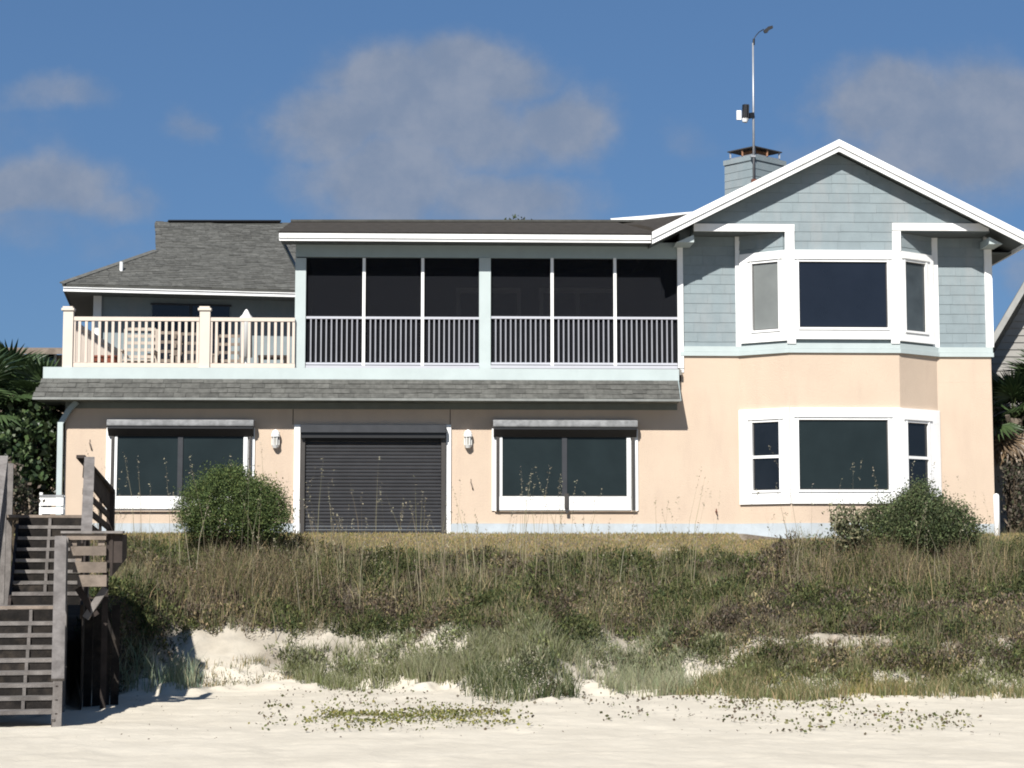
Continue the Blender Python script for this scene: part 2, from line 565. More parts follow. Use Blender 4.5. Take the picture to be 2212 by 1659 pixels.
sea_m = material('sea_water', (0.03, 0.075, 0.085), 0.12, 0.2, 0.3, 0.4, 1.5, spec=0.5)
tag(MB().add([(-900, -900, -0.40), (900, -900, -0.40), (900, -58, -0.40), (-900, -58, -0.40)], [(0, 1, 2, 3)]).build('sea', sea_m), kind='structure')

# ------------------------------------------------------------------ the beach house
house = empty('beach_house', (0, 0, 2.8), 'peach stucco and blue grey shingled two storey beach house with white gable trim', 'house')
Z_G = 2.70                          # bottom of the walls
WX0 = P(139, 1000, 0).x             # left wall corner
WX1 = P(2144, 900, 0).x             # right wall corner
PX0 = P(637, 700, 0).x              # left end of the screened porch
PX1 = P(1470, 700, 0).x             # right end of the porch, left corner of the right wing
Z_DECK = P(780, 795, -0.2).z        # deck edge top
Z_DECK0 = P(780, 820, -0.2).z
Z_BAND1 = P(1530, 748, 0).z
Z_BAND0 = P(1530, 769, 0).z
Z_FND = P(1400, 1131, 0).z
YB = -0.68                          # front plane of bay and gable

# ground floor wall, right wing upper wall
MB().box(WX0, WX1, 0.0, 8.0, Z_FND, Z_DECK0).build('wall', M['stucco'], house)
MB().box(WX0 + .0, WX1, -0.03, 8.0, Z_G - .5, Z_FND - 0.002).build('foundation', M['found'], house)
MB().box(PX1, WX1, 0.001, 8.0, Z_DECK0 + 0.001, Z_BAND0).build('wall', M['stucco'], house)
Z_WT = P(1800, 480, 0).z
MB().box(PX1, WX1, 0.03, 8.0, Z_BAND0, Z_WT).build('wall', M['siding'], house)
# bay prism
bx = [P(1597, 800, 0).x, P(1705, 800, YB).x, P(1943, 800, YB).x, P(2024, 800, 0).x]
Z_HDR = P(1820, 499, YB).z           # underside of the gable overhang


def bayprism(z0, z1, name, mat, grow=0.0):
    g = grow
    pts = [(bx[0] - g, 0.05, z0), (bx[0] - g, 0 - g * .2, z0), (bx[1] - g * .4, YB - g, z0), (bx[2] + g * .4, YB - g, z0), (bx[3] + g, 0 - g * .2, z0), (bx[3] + g, 0.05, z0)]
    return MB().prism(pts, (0, 0, z1 - z0)).build(name, mat, house)


bayprism(Z_FND, Z_BAND0, 'bay_wall', M['stucco'])
bayprism(Z_G - .5, Z_FND - .002, 'bay_foundation', M['found'], 0.03)
bayprism(Z_BAND0 + .002, Z_HDR + .05, 'bay_wall', M['siding'], -.03)
# belt band round the right wing
zb = Z_BAND1 - Z_BAND0
for k, (za, zc, pr) in enumerate(((0.0, 0.42, 0.05), (0.44, 0.98, 0.035))):
    z0 = Z_BAND0 + zb * za; z1 = Z_BAND0 + zb * zc
    pts = [(PX1 - .02, 0.04, z0), (PX1 - .02, -pr, z0), (bx[0] - pr, -pr, z0), (bx[1] - pr * .5, YB - pr, z0), (bx[2] + pr * .5, YB - pr, z0),
           (bx[3] + pr, -pr, z0), (WX1 + pr, -pr, z0), (WX1 + pr, 0.04, z0)]
    MB().prism(pts, (0, 0, z1 - z0)).build('belt_board', M['pale'], house)

# gable over the wing, standing forward over the bay
apexT = P(1812, 303.5, YB - .34)
lowT = P(1409, 504, YB - .34)
rightT = P(2216, 515, YB - .34)
slope = (apexT.z - lowT.z) / (apexT.x - lowT.x)
GXa = apexT.x
half = (rightT.x - lowT.x) / 2
zE = apexT.z - half * slope
YF = YB - .34
gx0 = P(1499, 490, YB).x; gx1 = P(2138, 490, YB).x
TH = 0.14


def roofz(x, dz=0.0):
    return apexT.z - abs(x - GXa) * slope + dz


# gable face body behind the shingles
gb = [(gx0, YB + .03, Z_HDR), (gx1, YB + .03, Z_HDR), (gx1, YB + .03, roofz(gx1, -.2)), (GXa, YB + .03, roofz(GXa, -.2)), (gx0, YB + .03, roofz(gx0, -.2))]
MB().prism(gb, (0, 0.5, 0)).build('gable_wall', M['siding'], house)
# second gable body further back, over the side walls
gb2 = [(PX1, .04, Z_WT), (WX1, .04, Z_WT), (WX1, .04, roofz(WX1, -.2)), (GXa, .04, roofz(GXa, -.2)), (PX1, .04, roofz(PX1, -.2))]
MB().prism(gb2, (0, 7.8, 0)).build('gable_wall', M['siding'], house)
# roof slabs
for sgn in (-1, 1):
    xe = GXa + sgn * half
    pts = [(GXa, YF + .05, apexT.z), (xe, YF + .05, zE), (xe, YF + .05, zE - TH), (GXa, YF + .05, apexT.z - TH)]
    MB().prism(pts, (0, 11.0, 0)).build('roof_slope', M['roof_brown'], house)
    # soffit below the slab
    pts = [(GXa, YF + .06, apexT.z - TH - .002), (xe, YF + .06, zE - TH - .002), (xe, YF + .06, zE - TH - .03), (GXa, YF + .06, apexT.z - TH - .03)]
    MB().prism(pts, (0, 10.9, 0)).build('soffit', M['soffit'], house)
    # rake boards, a bright upper one standing proud of a lower one
    for (d0, d1, yf, th) in ((0.02, -0.125, YF - .035, .08), (-0.128, -0.235, YF, .05)):
        pts = [(GXa, yf, apexT.z + d0), (xe + sgn * .02, yf, zE + d0), (xe + sgn * .02, yf, zE + d1), (GXa, yf, apexT.z + d1)]
        MB().prism(pts, (0, th, 0)).build('rake_board', M['white'], house)
# side eave fascia, right and left
MB().box(GXa + half - .02, GXa + half + .03, YF + .06, 9.5, zE - .24, zE - .01).build('eave_fascia', M['white'], house)
# horizontal soffit boxes at the two eaves (along the side walls)
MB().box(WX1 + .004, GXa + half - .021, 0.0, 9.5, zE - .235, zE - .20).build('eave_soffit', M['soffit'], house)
# little boxed returns beside the gable
rb = MB()
a = P(1462, 523, YB - .05); b = P(1499, 509, YB - .05)
rb.prism([(a.x, YB - .05, a.z), (b.x, YB - .05, a.z), (b.x, YB - .05, b.z + .02)], (0, .7, 0)).build('eave_return', M['pale'], house)
rb = MB()
a = P(2137, 527, YB - .05); b = P(2137, 512, YB - .05); c = P(2166, 527, YB - .05)
rb.prism([(a.x, YB - .05, a.z), (c.x, YB - .05, a.z), (b.x, YB - .05, b.z)], (0, .7, 0)).build('eave_return', M['pale'], house)
# gable overhang floor (soffit)
MB().box(gx0, gx1, YB + .035, 0.03, Z_HDR - .02, Z_HDR).build('overhang_soffit', M['soffit'], house)


def clip(poly, a, b, c):
    """keep the part of a 2-D polygon where a*x + b*z <= c"""
    out = []
    for i in range(len(poly)):
        p, q = poly[i], poly[(i + 1) % len(poly)]
        dp = a * p[0] + b * p[1] - c; dq = a * q[0] + b * q[1] - c
        if dp <= 0: out.append(p)
        if (dp < 0 < dq) or (dq < 0 < dp):
            t = dp / (dp - dq)
            out.append((p[0] + (q[0] - p[0]) * t, p[1] + (q[1] - p[1]) * t))
    return out


n_shingle = [0]


def shingle_field(x0, x1, z0, z1, y, cuts, to3d=None, course=0.212, wmin=.26, wmax=.6, parent=house, name='siding_shingle', mat='siding', zbase=None, proud=(.014, .006)):
    """courses of single shingles on a vertical plane; wedge shaped, butt edge out"""
    zbase = z0 if zbase is None else zbase
    k = math.floor((z0 - zbase) / course)
    while zbase + k * course < z1:
        za = zbase + k * course; zt = za + course - .004
        x = x0 - rng.random() * .3
        while x < x1:
            w = rng.uniform(wmin, wmax)
            if x + w > x1 - .1: w = x1 - x + .001
            j = rng.uniform(-.004, .004)
            poly = [(max(x, x0) + .0015, max(za + j, z0)), (min(x + w, x1) - .0015, max(za + j, z0)), (min(x + w, x1) - .0015, min(zt, z1)), (max(x, x0) + .0015, min(zt, z1))]
            if poly[1][0] - poly[0][0] > .015 and poly[2][1] - poly[1][1] > .015:
                for (a, b, c) in cuts:
                    poly = clip(poly, a, b, c)
                    if len(poly) < 3: break
                if len(poly) >= 3:
                    n = len(poly)
                    fr = []
                    for (px, pz) in poly:
                        t = (pz - za) / course
                        fr.append((px, y - (proud[0] + (proud[1] - proud[0]) * t), pz))
                    bk = [(px, y + .012, pz) for (px, pz) in poly]
                    vs = fr + bk
                    if to3d: vs = [to3d(p) for p in vs]
                    fs = [tuple(range(n)), tuple(range(n, 2 * n))[::-1]] + [(i, n + i, n + (i + 1) % n, (i + 1) % n) for i in range(n)]
                    MB().add(vs, fs).build(name, M[mat], parent)
                    n_shingle[0] += 1
            x += w
        k += 1


cutsG = [(-slope, 1, apexT.z - .20 - slope * GXa), (slope, 1, apexT.z - .20 + slope * GXa)]
tx0 = P(1716, 520, YB).x; tx1 = P(1928, 520, YB).x
Z_H1 = P(1820, 483, YB).z
Z_WH = P(1820, 542, YB).z            # top of the bay window frame
shingle_field(gx0, gx1, Z_H1, roofz(GXa), YB + .028, cutsG, zbase=Z_WH, wmin=.3, wmax=.75)
shingle_field(tx0, tx1, Z_WH, Z_H1, YB + .028, [], zbase=Z_WH, wmin=.3, wmax=.75)
sx0 = P(1476, 600, 0).x; sx1 = P(1589, 600, 0).x
sx2 = P(2027, 600, 0).x; sx3 = P(2128, 600, 0).x
shingle_field(sx0, sx1, Z_BAND1, Z_HDR, 0.028, [], zbase=Z_WH)
shingle_field(sx2, sx3, Z_BAND1, Z_HDR, 0.028, [], zbase=Z_WH)
print('siding shingles', n_shingle[0])

# white boards of the gable front
boxpx(1499, 483.5, 1716, 499.5, YB - .035, .05).build('header_board', M['white'], house)
boxpx(1928, 482, 2136, 498, YB - .035, .05).build('header_board', M['white'], house)
boxpx(1696, 500.2, 1716, 541, YB - .03, .06).build('corner_board', M['white'], house)
boxpx(1928, 498.8, 1946, 541, YB - .03, .06).build('corner_board', M['white'], house)
boxpx(1589, 499, 1601, 748, -.03, .06).build('corner_board', M['white'], house)
boxpx(2013, 499, 2027, 750, -.03, .06).build('corner_board', M['white'], house)
boxpx(2128, 500, 2144, 750, -.035, .07).build('corner_board', M['white'], house)
boxpx(1464, 522, 1476, 795, -.04, .08).build('corner_board', M['white'], house)
MB().box(P(1468, 700, 0).x, P(1476, 700, 0).x, -.02, .02, Z_DECK0 + .2, Z_BAND0).build('corner_board', M['white'], house)


# ---- bay windows on the three faces
class Face:
    """local frame of one bay face: s runs from 0 to L along the wall, n points outwards"""
    def __init__(s, a, b):
        s.a = Vector((a[0], a[1], 0)); s.b = Vector((b[0], b[1], 0))
        s.d = (s.b - s.a); s.L = s.d.length; s.d.normalize()
        s.n = Vector((s.d.y, -s.d.x, 0))

    def box(s, s0, s1, z0, z1, n0, n1, mb=None):
        mb = mb or MB()
        pts = [s.a + s.d * s0 + s.n * n0, s.a + s.d * s1 + s.n * n0, s.a + s.d * s1 + s.n * n1, s.a + s.d * s0 + s.n * n1]
        pts = [Vector((p.x, p.y, z0)) for p in pts]
        return mb.prism(pts, (0, 0, z1 - z0))

    def s_of(s, u, v):
        p = PP(u, v, s.a, s.n)
        return (p - Vector((s.a.x, s.a.y, p.z))).dot(s.d)

    def z_of(s, u, v):
        return PP(u, v, s.a, s.n).z


FL = Face((bx[0], 0), (bx[1], YB))
FC = Face((bx[1], YB), (bx[2], YB))
FR = Face((bx[2], YB), (bx[3], 0))


def framed_window(face, glass, outer, gm, name, muntin=None, lip=0.03, sash=True, bottom_gap=False):
    """glass=(u0,v0,u1,v1) seen opening; outer=(z0,z1,s0,s1) white surround"""
    u0, v0, u1, v1 = glass
    vm = (v0 + v1) / 2; um = (u0 + u1) / 2
    s0, s1 = face.s_of(u0, vm), face.s_of(u1, vm)
    z1, z0 = face.z_of(um, v0), face.z_of(um, v1)
    Z0, Z1, S0, S1 = outer
    fr = face.box(S0, S1, z1, Z1, 0.005, .055)
    w = fr.build(name, M['white'], house)
    face.box(S0, S1, Z0, z0, 0.005, .055).build('sill_panel', M['white'], w)
    face.box(S0, s0, z0 + .001, z1 - .001, 0.005, .055).build('frame_side', M['white'], w)
    face.box(s1, S1, z0 + .001, z1 - .001, 0.005, .055).build('frame_side', M['white'], w)
    if sash:                                   # raised casing line round the sash
        e = 0.10
        face.box(s0 - e, s1 + e, z1 + .055, z1 + .10, .056, .085).build('drip_cap', M['white'], w)
        face.box(s0 - .03, s1 + .03, z0 - .05, z0 - .002, .056, .08).build('sash_rail', M['white'], w)
        face.box(s0 - .035, s0, z0, z1 + .03, .056, .075).build('sash_stile', M['white'], w)
        face.box(s1, s1 + .035, z0, z1 + .03, .056, .075).build('sash_stile', M['white'], w)
        # dark gasket round the pane
    face.box(s0, s1, z0, z1, 0.002, 0.008).build('gasket', M['rail_dark'], w)
    t = .022
    if muntin:
        zm = face.z_of(um, muntin)
        face.box(s0, s1, zm - .03, zm + .03, 0.009, .05).build('meeting_rail', M['white'], w)
        face.box(s0 + t, s1 - t, zm + .03, z1 - t, 0.009, .013).build('pane', gm, w)
        face.box(s0 + t, s1 - t, z0 + t, zm - .03, 0.009, .013).build('pane', gm, w)
    else:
        face.box(s0 + t, s1 - t, z0 + t, z1 - t, 0.009, .013).build('pane', gm, w)
    return w


# upper row
zu0 = P(1820, 733, YB).z; zu1 = P(1820, 541, YB).z
zl0 = P(1820, 1088, YB).z; zl1 = P(1820, 881, YB).z
framed_window(FC, (1725, 566, 1916, 708), (zu0, zu1, 0.0, FC.L), M['glass_up'], 'picture_window')
framed_window(FL, (1627, 568, 1684, 713), (zu0 - .03, zu1, 0.06, FL.L), M['glass_blind'], 'side_window')
framed_window(FR, (1952, 568, 1997, 716), (zu0 - .03, zu1, 0.0, FR.L - .1), M['glass_side'], 'side_window')
# lower row
framed_window(FC, (1725, 907, 1918, 1058), (zl0, zl1, 0.0, FC.L), M['glass_low'], 'picture_window')
framed_window(FL, (1628, 912, 1686, 1059), (zl0, zl1, 0.0, FL.L), M['glass_black'], 'side_window', muntin=987)
framed_window(FR, (1957, 914, 2003, 1060), (zl0, zl1, 0.0, FR.L), M['glass_black'], 'side_window', muntin=989)
# corner posts of the upper bay reaching down to the belt
for uu in ((1700, 1718), (1924, 1942)):
    um = sum(uu) / 2
    boxpx(uu[0], 541, uu[1], 742, YB - .06, .07).build('corner_board', M['white'], house)
# shingles on the angled bay faces above the windows


def face_map(face):
    def f(p):
        q = face.a + face.d * p[0] - face.n * p[1]
        return (q.x, q.y, p[2])
    return f


shingle_field(0.0, FL.L - .1, zu1, Z_HDR - .02, 0.0, [], to3d=face_map(FL), zbase=Z_WH - .106)
shingle_field(0.05, FR.L - .1, zu1, Z_HDR - .02, 0.0, [], to3d=face_map(FR), zbase=Z_WH - .106)

# ---- deck, fascia, skirt roof
DX0 = P(93, 805, -.2).x
MB().box(DX0, P(1467, 805, -.2).x, -.20, -.16, Z_DECK0, Z_DECK).build('deck_fascia', M['pale'], house)
MB().box(DX0, DX0 + .04, -.159, 7.2, Z_DECK0, Z_DECK).build('deck_fascia', M['pale'], house)
MB().box(DX0 + .041, PX1, -.159, 7.5, Z_DECK - .12, Z_DECK - .003).build('deck_floor', M['floor'], house)
# shingled skirt
zs0 = P(780, 860.5, -.6).z
sxr = P(1467, 840, -.4).x
sxl = P(70, 861, -.6).x
skirt_n = Vector((0, -(Z_DECK0 - zs0), .4)).normalized()
pts = [(DX0, -.2, Z_DECK0 - .003), (sxr, -.2, Z_DECK0 - .003), (sxr, -.6, zs0), (sxl, -.6, zs0)]
MB().prism(pts, (0, .05, -.03)).build('skirt_roof', M['roof_under'], house)
MB().prism([(DX0, -.19, Z_DECK0 - .003), (sxl, -.59, zs0), (sxl, 7.0, zs0), (DX0, 7.0, Z_DECK0 - .003)], (0.05, 0, -.03)).build('skirt_roof', M['roof_grey'], house)
MB().box(sxl, sxr, -.615, -.60, zs0 - .045, zs0 + .006).build('drip_edge', material('drip_edge_metal', (0.30, 0.31, 0.29), 0.6, 0.15, 4.0), house)
MB().box(sxl + .02, sxr, -.598, -.002, zs0 - .045, zs0 - .035).build('skirt_soffit', M['frieze'], house)
MB().box(sxl + .02, WX0 - .002, 0, 7.0, zs0 - .045, zs0 - .035).build('skirt_soffit', M['soffit'], house)
zf = P(780, 884, 0).z
MB().box(WX0, sxr - .0, -.03, -.001, zf, zs0 - .046).build('frieze_board', M['frieze'], house)
MB().prism([(sxr, -.2, Z_DECK0 - .003), (sxr, -.6, zs0 - .03), (sxr, 0, zs0 - .03), (sxr, 0, Z_DECK0 - .003)], (.02, 0, 0)).build('skirt_end', M['beam'], house)
# individual tabs: 4 courses
nc = 4
cnt = 0
tab_meshes = {}
for k in range(nc):
    t0 = k / nc; t1 = (k + 1) / nc + .03
    x = sxl + rng.random() * .2
    while x < sxr - .05:
        w = rng.choice((.26, .30, .33, .36, .40))
        xa, xb = x, min(x + w - .008, sxr)
        xmin0 = sxl + (DX0 - sxl) * t1
        xa = max(xa, sxl + (DX0 - sxl) * t0)
        if xb - xa > .06:
            def q(x_, t, off):
                p = Vector((x_, -.6 + .4 * t, zs0 + (Z_DECK0 - zs0) * t))
                return p + skirt_n * off
            h = rng.uniform(.014, .026)
            e = rng.uniform(-.02, .02)
            t0_ = max(0.0, t0 + e); t1_ = min(t1, 1.0)
            vs = [q(xa, t0_, .002), q(xb, t0_, .002), q(xb, t1_, .002), q(xa, t1_, .002), q(xa, t0_, h), q(xb, t0_, h), q(xb, t1_, .005), q(xa, t1_, .005)]
            MB().add(vs, [(0, 3, 2, 1), (4, 5, 6, 7), (0, 1, 5, 4), (1, 2, 6, 5), (2, 3, 7, 6), (3, 0, 4, 7)]).build('roof_shingle', M['roof_grey'], house)
            cnt += 1
        x += w
print('skirt tabs', cnt)

# ---- screened porch
ZPH = P(1050, 557, 0).z              # underside of the beam
ZPE = P(1050, 521, -.62).z           # bottom of the eave fascia
ZPB = Z_DECK
beam_top = ZPE + .1
MB().box(PX0, P(1463, 540, 0).x, -.0, .14, ZPH, beam_top).build('porch_beam', M['beam'], house)
boxpx(637, 557.2, 660, 797, -.03, .18).build('porch_post', M['pale'], house)
boxpx(1035, 557.2, 1060, 797, -.03, .18).build('porch_post', M['pale'], house)
for uu in ((782.5, 789), (909.5, 916), (1189.5, 1196), (1325.5, 1332)):
    boxpx(uu[0], 557.2, uu[1], 790, -.01, .06).build('screen_mullion', M['white'], house)
boxpx(660, 789.5, 1035, 796, -.05, .3).build('porch_sill', M['rail_white'], house)
boxpx(1060, 789.5, 1464, 796, -.05, .3).build('porch_sill', M['rail_white'], house)
rail = MB()
boxpx(660.2, 684, 1034.8, 689, -.0, .05, rail)
porch_rail = rail.build('porch_railing', M['rail_white'], house)
r2 = MB(); boxpx(1060.2, 684, 1463.5, 689, -.0, .05, r2); r2.build('top_rail', M['rail_white'], porch_rail)
r2 = MB(); boxpx(660.2, 783.5, 1034.8, 788, -.0, .05, r2); r2.build('bottom_rail', M['rail_white'], porch_rail)
r2 = MB(); boxpx(1060.2, 783.5, 1463.5, 788, -.0, .05, r2); r2.build('bottom_rail', M['rail_white'], porch_rail)
spans = ((660, 782.5), (789, 909.5), (916, 1035), (1060, 1189.5), (1196, 1325.5), (1332, 1463))
zb0 = P(1050, 783.4, 0).z; zb1 = P(1050, 689.2, 0).z
for (a, b) in spans:
    n = round((b - a) / 11.0)
    xa, xb = P(a, 735, 0).x, P(b, 735, 0).x
    for i in range(1, n):
        xc = xa + (xb - xa) * i / n
        MB().box(xc - .0155, xc + .0155, .01, .04, zb0, zb1).build('baluster', M['rail_grey'], porch_rail)
for (a, b) in spans:
    boxpx(a, 557.5, b, 789, .07, .004).build('screen_panel', M['screen'], house)
# interior
YI = 3.6
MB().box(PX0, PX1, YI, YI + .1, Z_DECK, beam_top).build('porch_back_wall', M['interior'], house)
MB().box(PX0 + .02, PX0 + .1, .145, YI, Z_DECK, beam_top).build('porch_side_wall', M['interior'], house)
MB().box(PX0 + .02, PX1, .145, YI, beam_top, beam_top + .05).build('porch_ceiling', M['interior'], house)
for (u0, u1) in ((985, 1125), (1165, 1330)):
    d = MB()
    p0, p1 = P(u0, 650, YI - .05), P(u1, 650, YI - .05)
    zt = P(1150, 622, YI - .05).z
    d.box(p0.x, p1.x, YI - .05, YI - .01, zt - .12, zt)
    door = d.build('porch_door', M['white'], house)
    MB().box(p0.x, p0.x + .1, YI - .05, YI - .01, Z_DECK, zt - .121).build('door_jamb', M['white'], door)
    MB().box(p1.x - .1, p1.x, YI - .05, YI - .01, Z_DECK, zt - .121).build('door_jamb', M['white'], door)
    xm = (p0.x + p1.x) / 2
    MB().box(xm - .05, xm + .05, YI - .05, YI - .01, Z_DECK, zt - .121).build('door_stile', M['white'], door)
    MB().box(p0.x + .1, p1.x - .1, YI - .02, YI - .005, Z_DECK, zt - .12).build('pane', M['glass_black'], door)

# porch roof and eave
yE = -.62
ex0 = P(603, 513, yE).x; ex1 = P(1409, 513, yE).x
zE1 = P(1000, 505, yE).z
for (va, vb, yy, th) in ((504.5, 515.5, yE - .03, .07), (515.7, 522, yE, .05)):
    u_ = 1006
    z1_, z0_ = P(u_, va, yy).z, P(u_, vb, yy).z
    MB().box(ex0, ex1, yy, yy + th, z0_, z1_).build('eave_board', M['white'], house)
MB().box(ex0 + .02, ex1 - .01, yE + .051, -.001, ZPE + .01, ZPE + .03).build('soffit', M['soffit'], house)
# fascia return on the left end of the porch roof
MB().box(ex0, ex0 + .03, yE + .051, 4.0, ZPE + .031, zE1 - .01).build('eave_board', M['beam'], house)
psl = 0.255
pn = Vector((0, -psl, 1)).normalized()
p0 = Vector((0, yE, zE1 + .005))
A = [Vector((ex0 - .02, yE - .04, zE1 - .006)), Vector((ex1 + .25, yE - .04, zE1 - .006)), PP(1330, 481, p0, pn), PP(612, 481, p0, pn)]
A[3].x = ex0 - .02
zr = (A[2].z + A[3].z) / 2
MB().prism(A, (0, .0, .02)).build('porch_roof', M['roof_brown'], house)
# courses of the brown roof, seen at a grazing angle: long strips
L = A[3].y - yE
nst = int(L / .145)
for k in range(nst):
    y0 = yE - .04 + k * .145
    z = zE1 - .006 + .02 + (y0 - yE) * psl
    MB().add([(ex0 - .02, y0, z - .0), (ex1 + .2, y0, z), (ex1 + .2, y0 + .16, z + .16 * psl), (ex0 - .02, y0 + .16, z + .16 * psl),
              (ex0 - .02, y0, z + .012), (ex1 + .2, y0, z + .012), (ex1 + .2, y0 + .16, z + .16 * psl + .001), (ex0 - .02, y0 + .16, z + .16 * psl + .001)],
             [(0, 3, 2, 1), (4, 5, 6, 7), (0, 1, 5, 4), (1, 2, 6, 5), (2, 3, 7, 6), (3, 0, 4, 7)]).build('shingle_course', M['roof_brown'], house)
MB().bar(A[3] + Vector((0, 0, .03)), A[2] + Vector((.6, 0, .03)), .22, .05).build('ridge_cap', M['roof_under'], house)
# cross gable rising to the right behind the rake, with its white edge
q0 = P(1318, 472, 3.4); q1 = P(1500, 457, 3.4)
q0b = P(1318, 485, 3.4)
MB().prism([(q0.x, 3.4, q0.z), (q1.x + .6, 3.4, q1.z + (q1.z - q0.z) / (q1.x - q0.x) * .6), (q1.x + .6, 3.4, q1.z - .12 + (q1.z - q0.z) / (q1.x - q0.x) * .6), (q0.x + .1, 3.4, q0.z - .13)], (0, .05, 0)).build('rake_board', M['white'], house)
vs = [Vector((P(1395, 514, -.55).x, -.55, P(1395, 506, -.55).z)), P(1412, 512, -.62), PP(1500, 466, Vector((0, 3.38, 0)), Vector((0, 1, 0))) + Vector((.6, 0, .15)), PP(1330, 482, Vector((0, 3.38, 0)), Vector((0, 1, 0)))]
MB().prism(vs, (0, 0, -.04)).build('valley_roof', M['roof_brown'], house)

# ---- ground floor openings
def shuttered_window(ubox, vbox, outer, rails, gl, sill, name, crank=None):
    u0, u1 = ubox
    b = MB(); boxpx(u0, vbox[0], u1, vbox[1], -.27, .23, b)
    x0, x1 = P(u0, vbox[0], -.27).x, P(u1, vbox[0], -.27).x
    w = MB()
    boxpx(outer[0], vbox[1] + 3, outer[1], 1103, -.035, .03, w)
    win = w.build(name, M['white'], house)
    zb_ = P((u0 + u1) / 2, vbox[1], -.27).z; zt_ = P((u0 + u1) / 2, vbox[0], -.27).z
    # roller box with a chamfered top and rounded lower lip
    prof = [(-.006, zb_), (-.24, zb_), (-.265, zb_ + .02), (-.27, zb_ + .05), (-.27, zt_ - .03), (-.22, zt_), (-.006, zt_)]
    MB().prism([(x0, y, z) for (y, z) in prof], (x1 - x0, 0, 0)).build('roller_box', M['shutter_box'], win)
    MB().prism([(x0 + .01, y, z) for (y, z) in ((-.05, zb_ - .20), (-.10, zb_ - .20), (-.235, zb_ - .045), (-.235, zb_ - .001), (-.05, zb_ - .001))], (x1 - x0 - .02, 0, 0)).build('box_shade_strip', M['black'], win)  # black strip painting in the roller box's shadow over the window
    for (a, c) in rails:
        boxpx(a, vbox[1] + 10, c, 1102, -.10, .064).build('guide_rail', M['rail_dark'], win)
    g0, g1 = gl
    r = MB(); boxpx(g0 - 7, sill[0], g1 + 9, sill[1], -.085, .049, r); r.build('sill', M['white'], win)
    boxpx(g0 - 2, vbox[1] + 8, g1 + 2, sill[0] - .5, -.045, .009).build('gasket', M['rail_dark'], win)
    um = (g0 + g1) / 2
    boxpx(g0, vbox[1] + 8.5, um - 5, sill[0] - 2.5, -.05, .004).build('pane', M['glass_low'], win)
    boxpx(um + 5, vbox[1] + 8.5, g1, sill[0] - 2.5, -.05, .004).build('pane', M['glass_low'], win)
    boxpx(um - 5.5, vbox[1] + 8, um + 5.5, sill[0] - 1, -.075, .024).build('mullion', M['dark_box'], win)
    boxpx(g0 - 6, vbox[1] + 8, g0 - .5, sill[0] - .3, -.08, .04).build('frame_side', M['white'], win)
    boxpx(g1 + .5, vbox[1] + 8, g1 + 9, sill[0] - .3, -.08, .04).build('frame_side', M['white'], win)
    # thin ledge below the sill
    boxpx(outer[0] + 6, 1103.2, outer[1] - 2, 1105.2, -.06, .055).build('ledge', M['stucco'], win)
    if crank:
        boxpx(crank - 4.5, 1066, crank + 4.5, 1098, -.13, .04).build('crank', M['rail_dark'], win)
        boxpx(crank - 2, 1098.5, crank + 4.5, 1109, -.12, .03).build('crank_handle', M['rail_dark'], win)
    return win


shuttered_window((230.5, 547.5), (906, 921), (228.5, 549.5), ((239, 245), (536.5, 542)), (253, 525), (1072, 1099), 'shuttered_window')
shuttered_window((1065.5, 1377.5), (907, 923), (1062.5, 1378.5), ((1072, 1078.5), (1365, 1371)), (1085.5, 1353.5), (1072.5, 1102), 'shuttered_window', crank=1224)
# roll-down shutter
sh = MB(); boxpx(648.5, 918, 963, 934, -.26, .255, sh)
shut = sh.build('roll_down_shutter', M['dark_box'], house)
boxpx(650, 934.5, 962, 946, -.20, .19).build('shutter_shade_strip', M['black'], shut)  # black band in place of the shade under the shutter box
boxpx(649, 940, 658, 1160, -.10, .095).build('guide_rail', M['rail_dark'], shut)
boxpx(953, 940, 963, 1160, -.10, .095).build('guide_rail', M['rail_dark'], shut)
v = 939.0
while v < 1165:
    z1, z0 = P(805, v, -.05).z, P(805, v + 6.6, -.05).z
    x0, x1 = P(658.5, v, -.05).x, P(952.5, v, -.05).x
    prof = [(-.004, z0), (-.036, z0), (-.046, z0 + (z1 - z0) * .3), (-.046, z0 + (z1 - z0) * .8), (-.038, z1), (-.004, z1)]
    MB().prism([(x0, y, z) for (y, z) in prof], (x1 - x0, 0, 0)).build('slat', M['shutter'], shut)
    v += 7.6
boxpx(634.5, 917.5, 647.5, 1160, -.05, .045).build('door_trim', M['white'], house)
boxpx(963.8, 917.5, 974, 1160, -.05, .045).build('door_trim', M['white'], house)
for uu in (633, 972.5):
    boxpx(uu - .7, 884, uu + .7, 917, -.006, .005).build('control_joint', M['wood_dark'], house)
# downspout
c0 = P(167, 868, -.10); c1 = P(150, 884, -.10); c2 = P(131, 915, -.10); c3 = P(127, 1113, -.10)
ds = MB(); ds.bar(c2 + Vector((0, 0, .03)), c3, .115, .09, up=(0, 1, 0))
dsp = ds.build('downspout', M['pale'], house)
MB().bar(c0, c1, .11, .085, up=(0, 1, 0)).build('elbow', M['beam'], dsp)
MB().bar(c1, c2, .11, .087, up=(0, 1, 0)).build('elbow', M['beam'], dsp)
# small fittings
tp = P(1547, 1108, -.03)
t_ = MB().tube([tp + Vector((0, 0.03, .03)), tp + Vector((0, -.06, .03)), tp + Vector((0, -.08, -.03))], .018, 8)
fa = t_.build('garden_tap', M['pink_metal'], house)
MB().tube([tp + Vector((0, -.03, .03)), tp + Vector((0, -.03, .09))], .012, 6).build('tap_handle', M['pink_metal'], fa)
for (u, v) in ((196, 960), (1019, 1045)):
    p = P(u, v, -.01)
    MB().tube([p + Vector((-.02, 0, .10)), p + Vector((-.02, -.05, .03)), p + Vector((.015, -.05, -.08)), p + Vector((.02, 0, -.12))], .012, 6).build('hose_hook', M['wood_tan'], house)

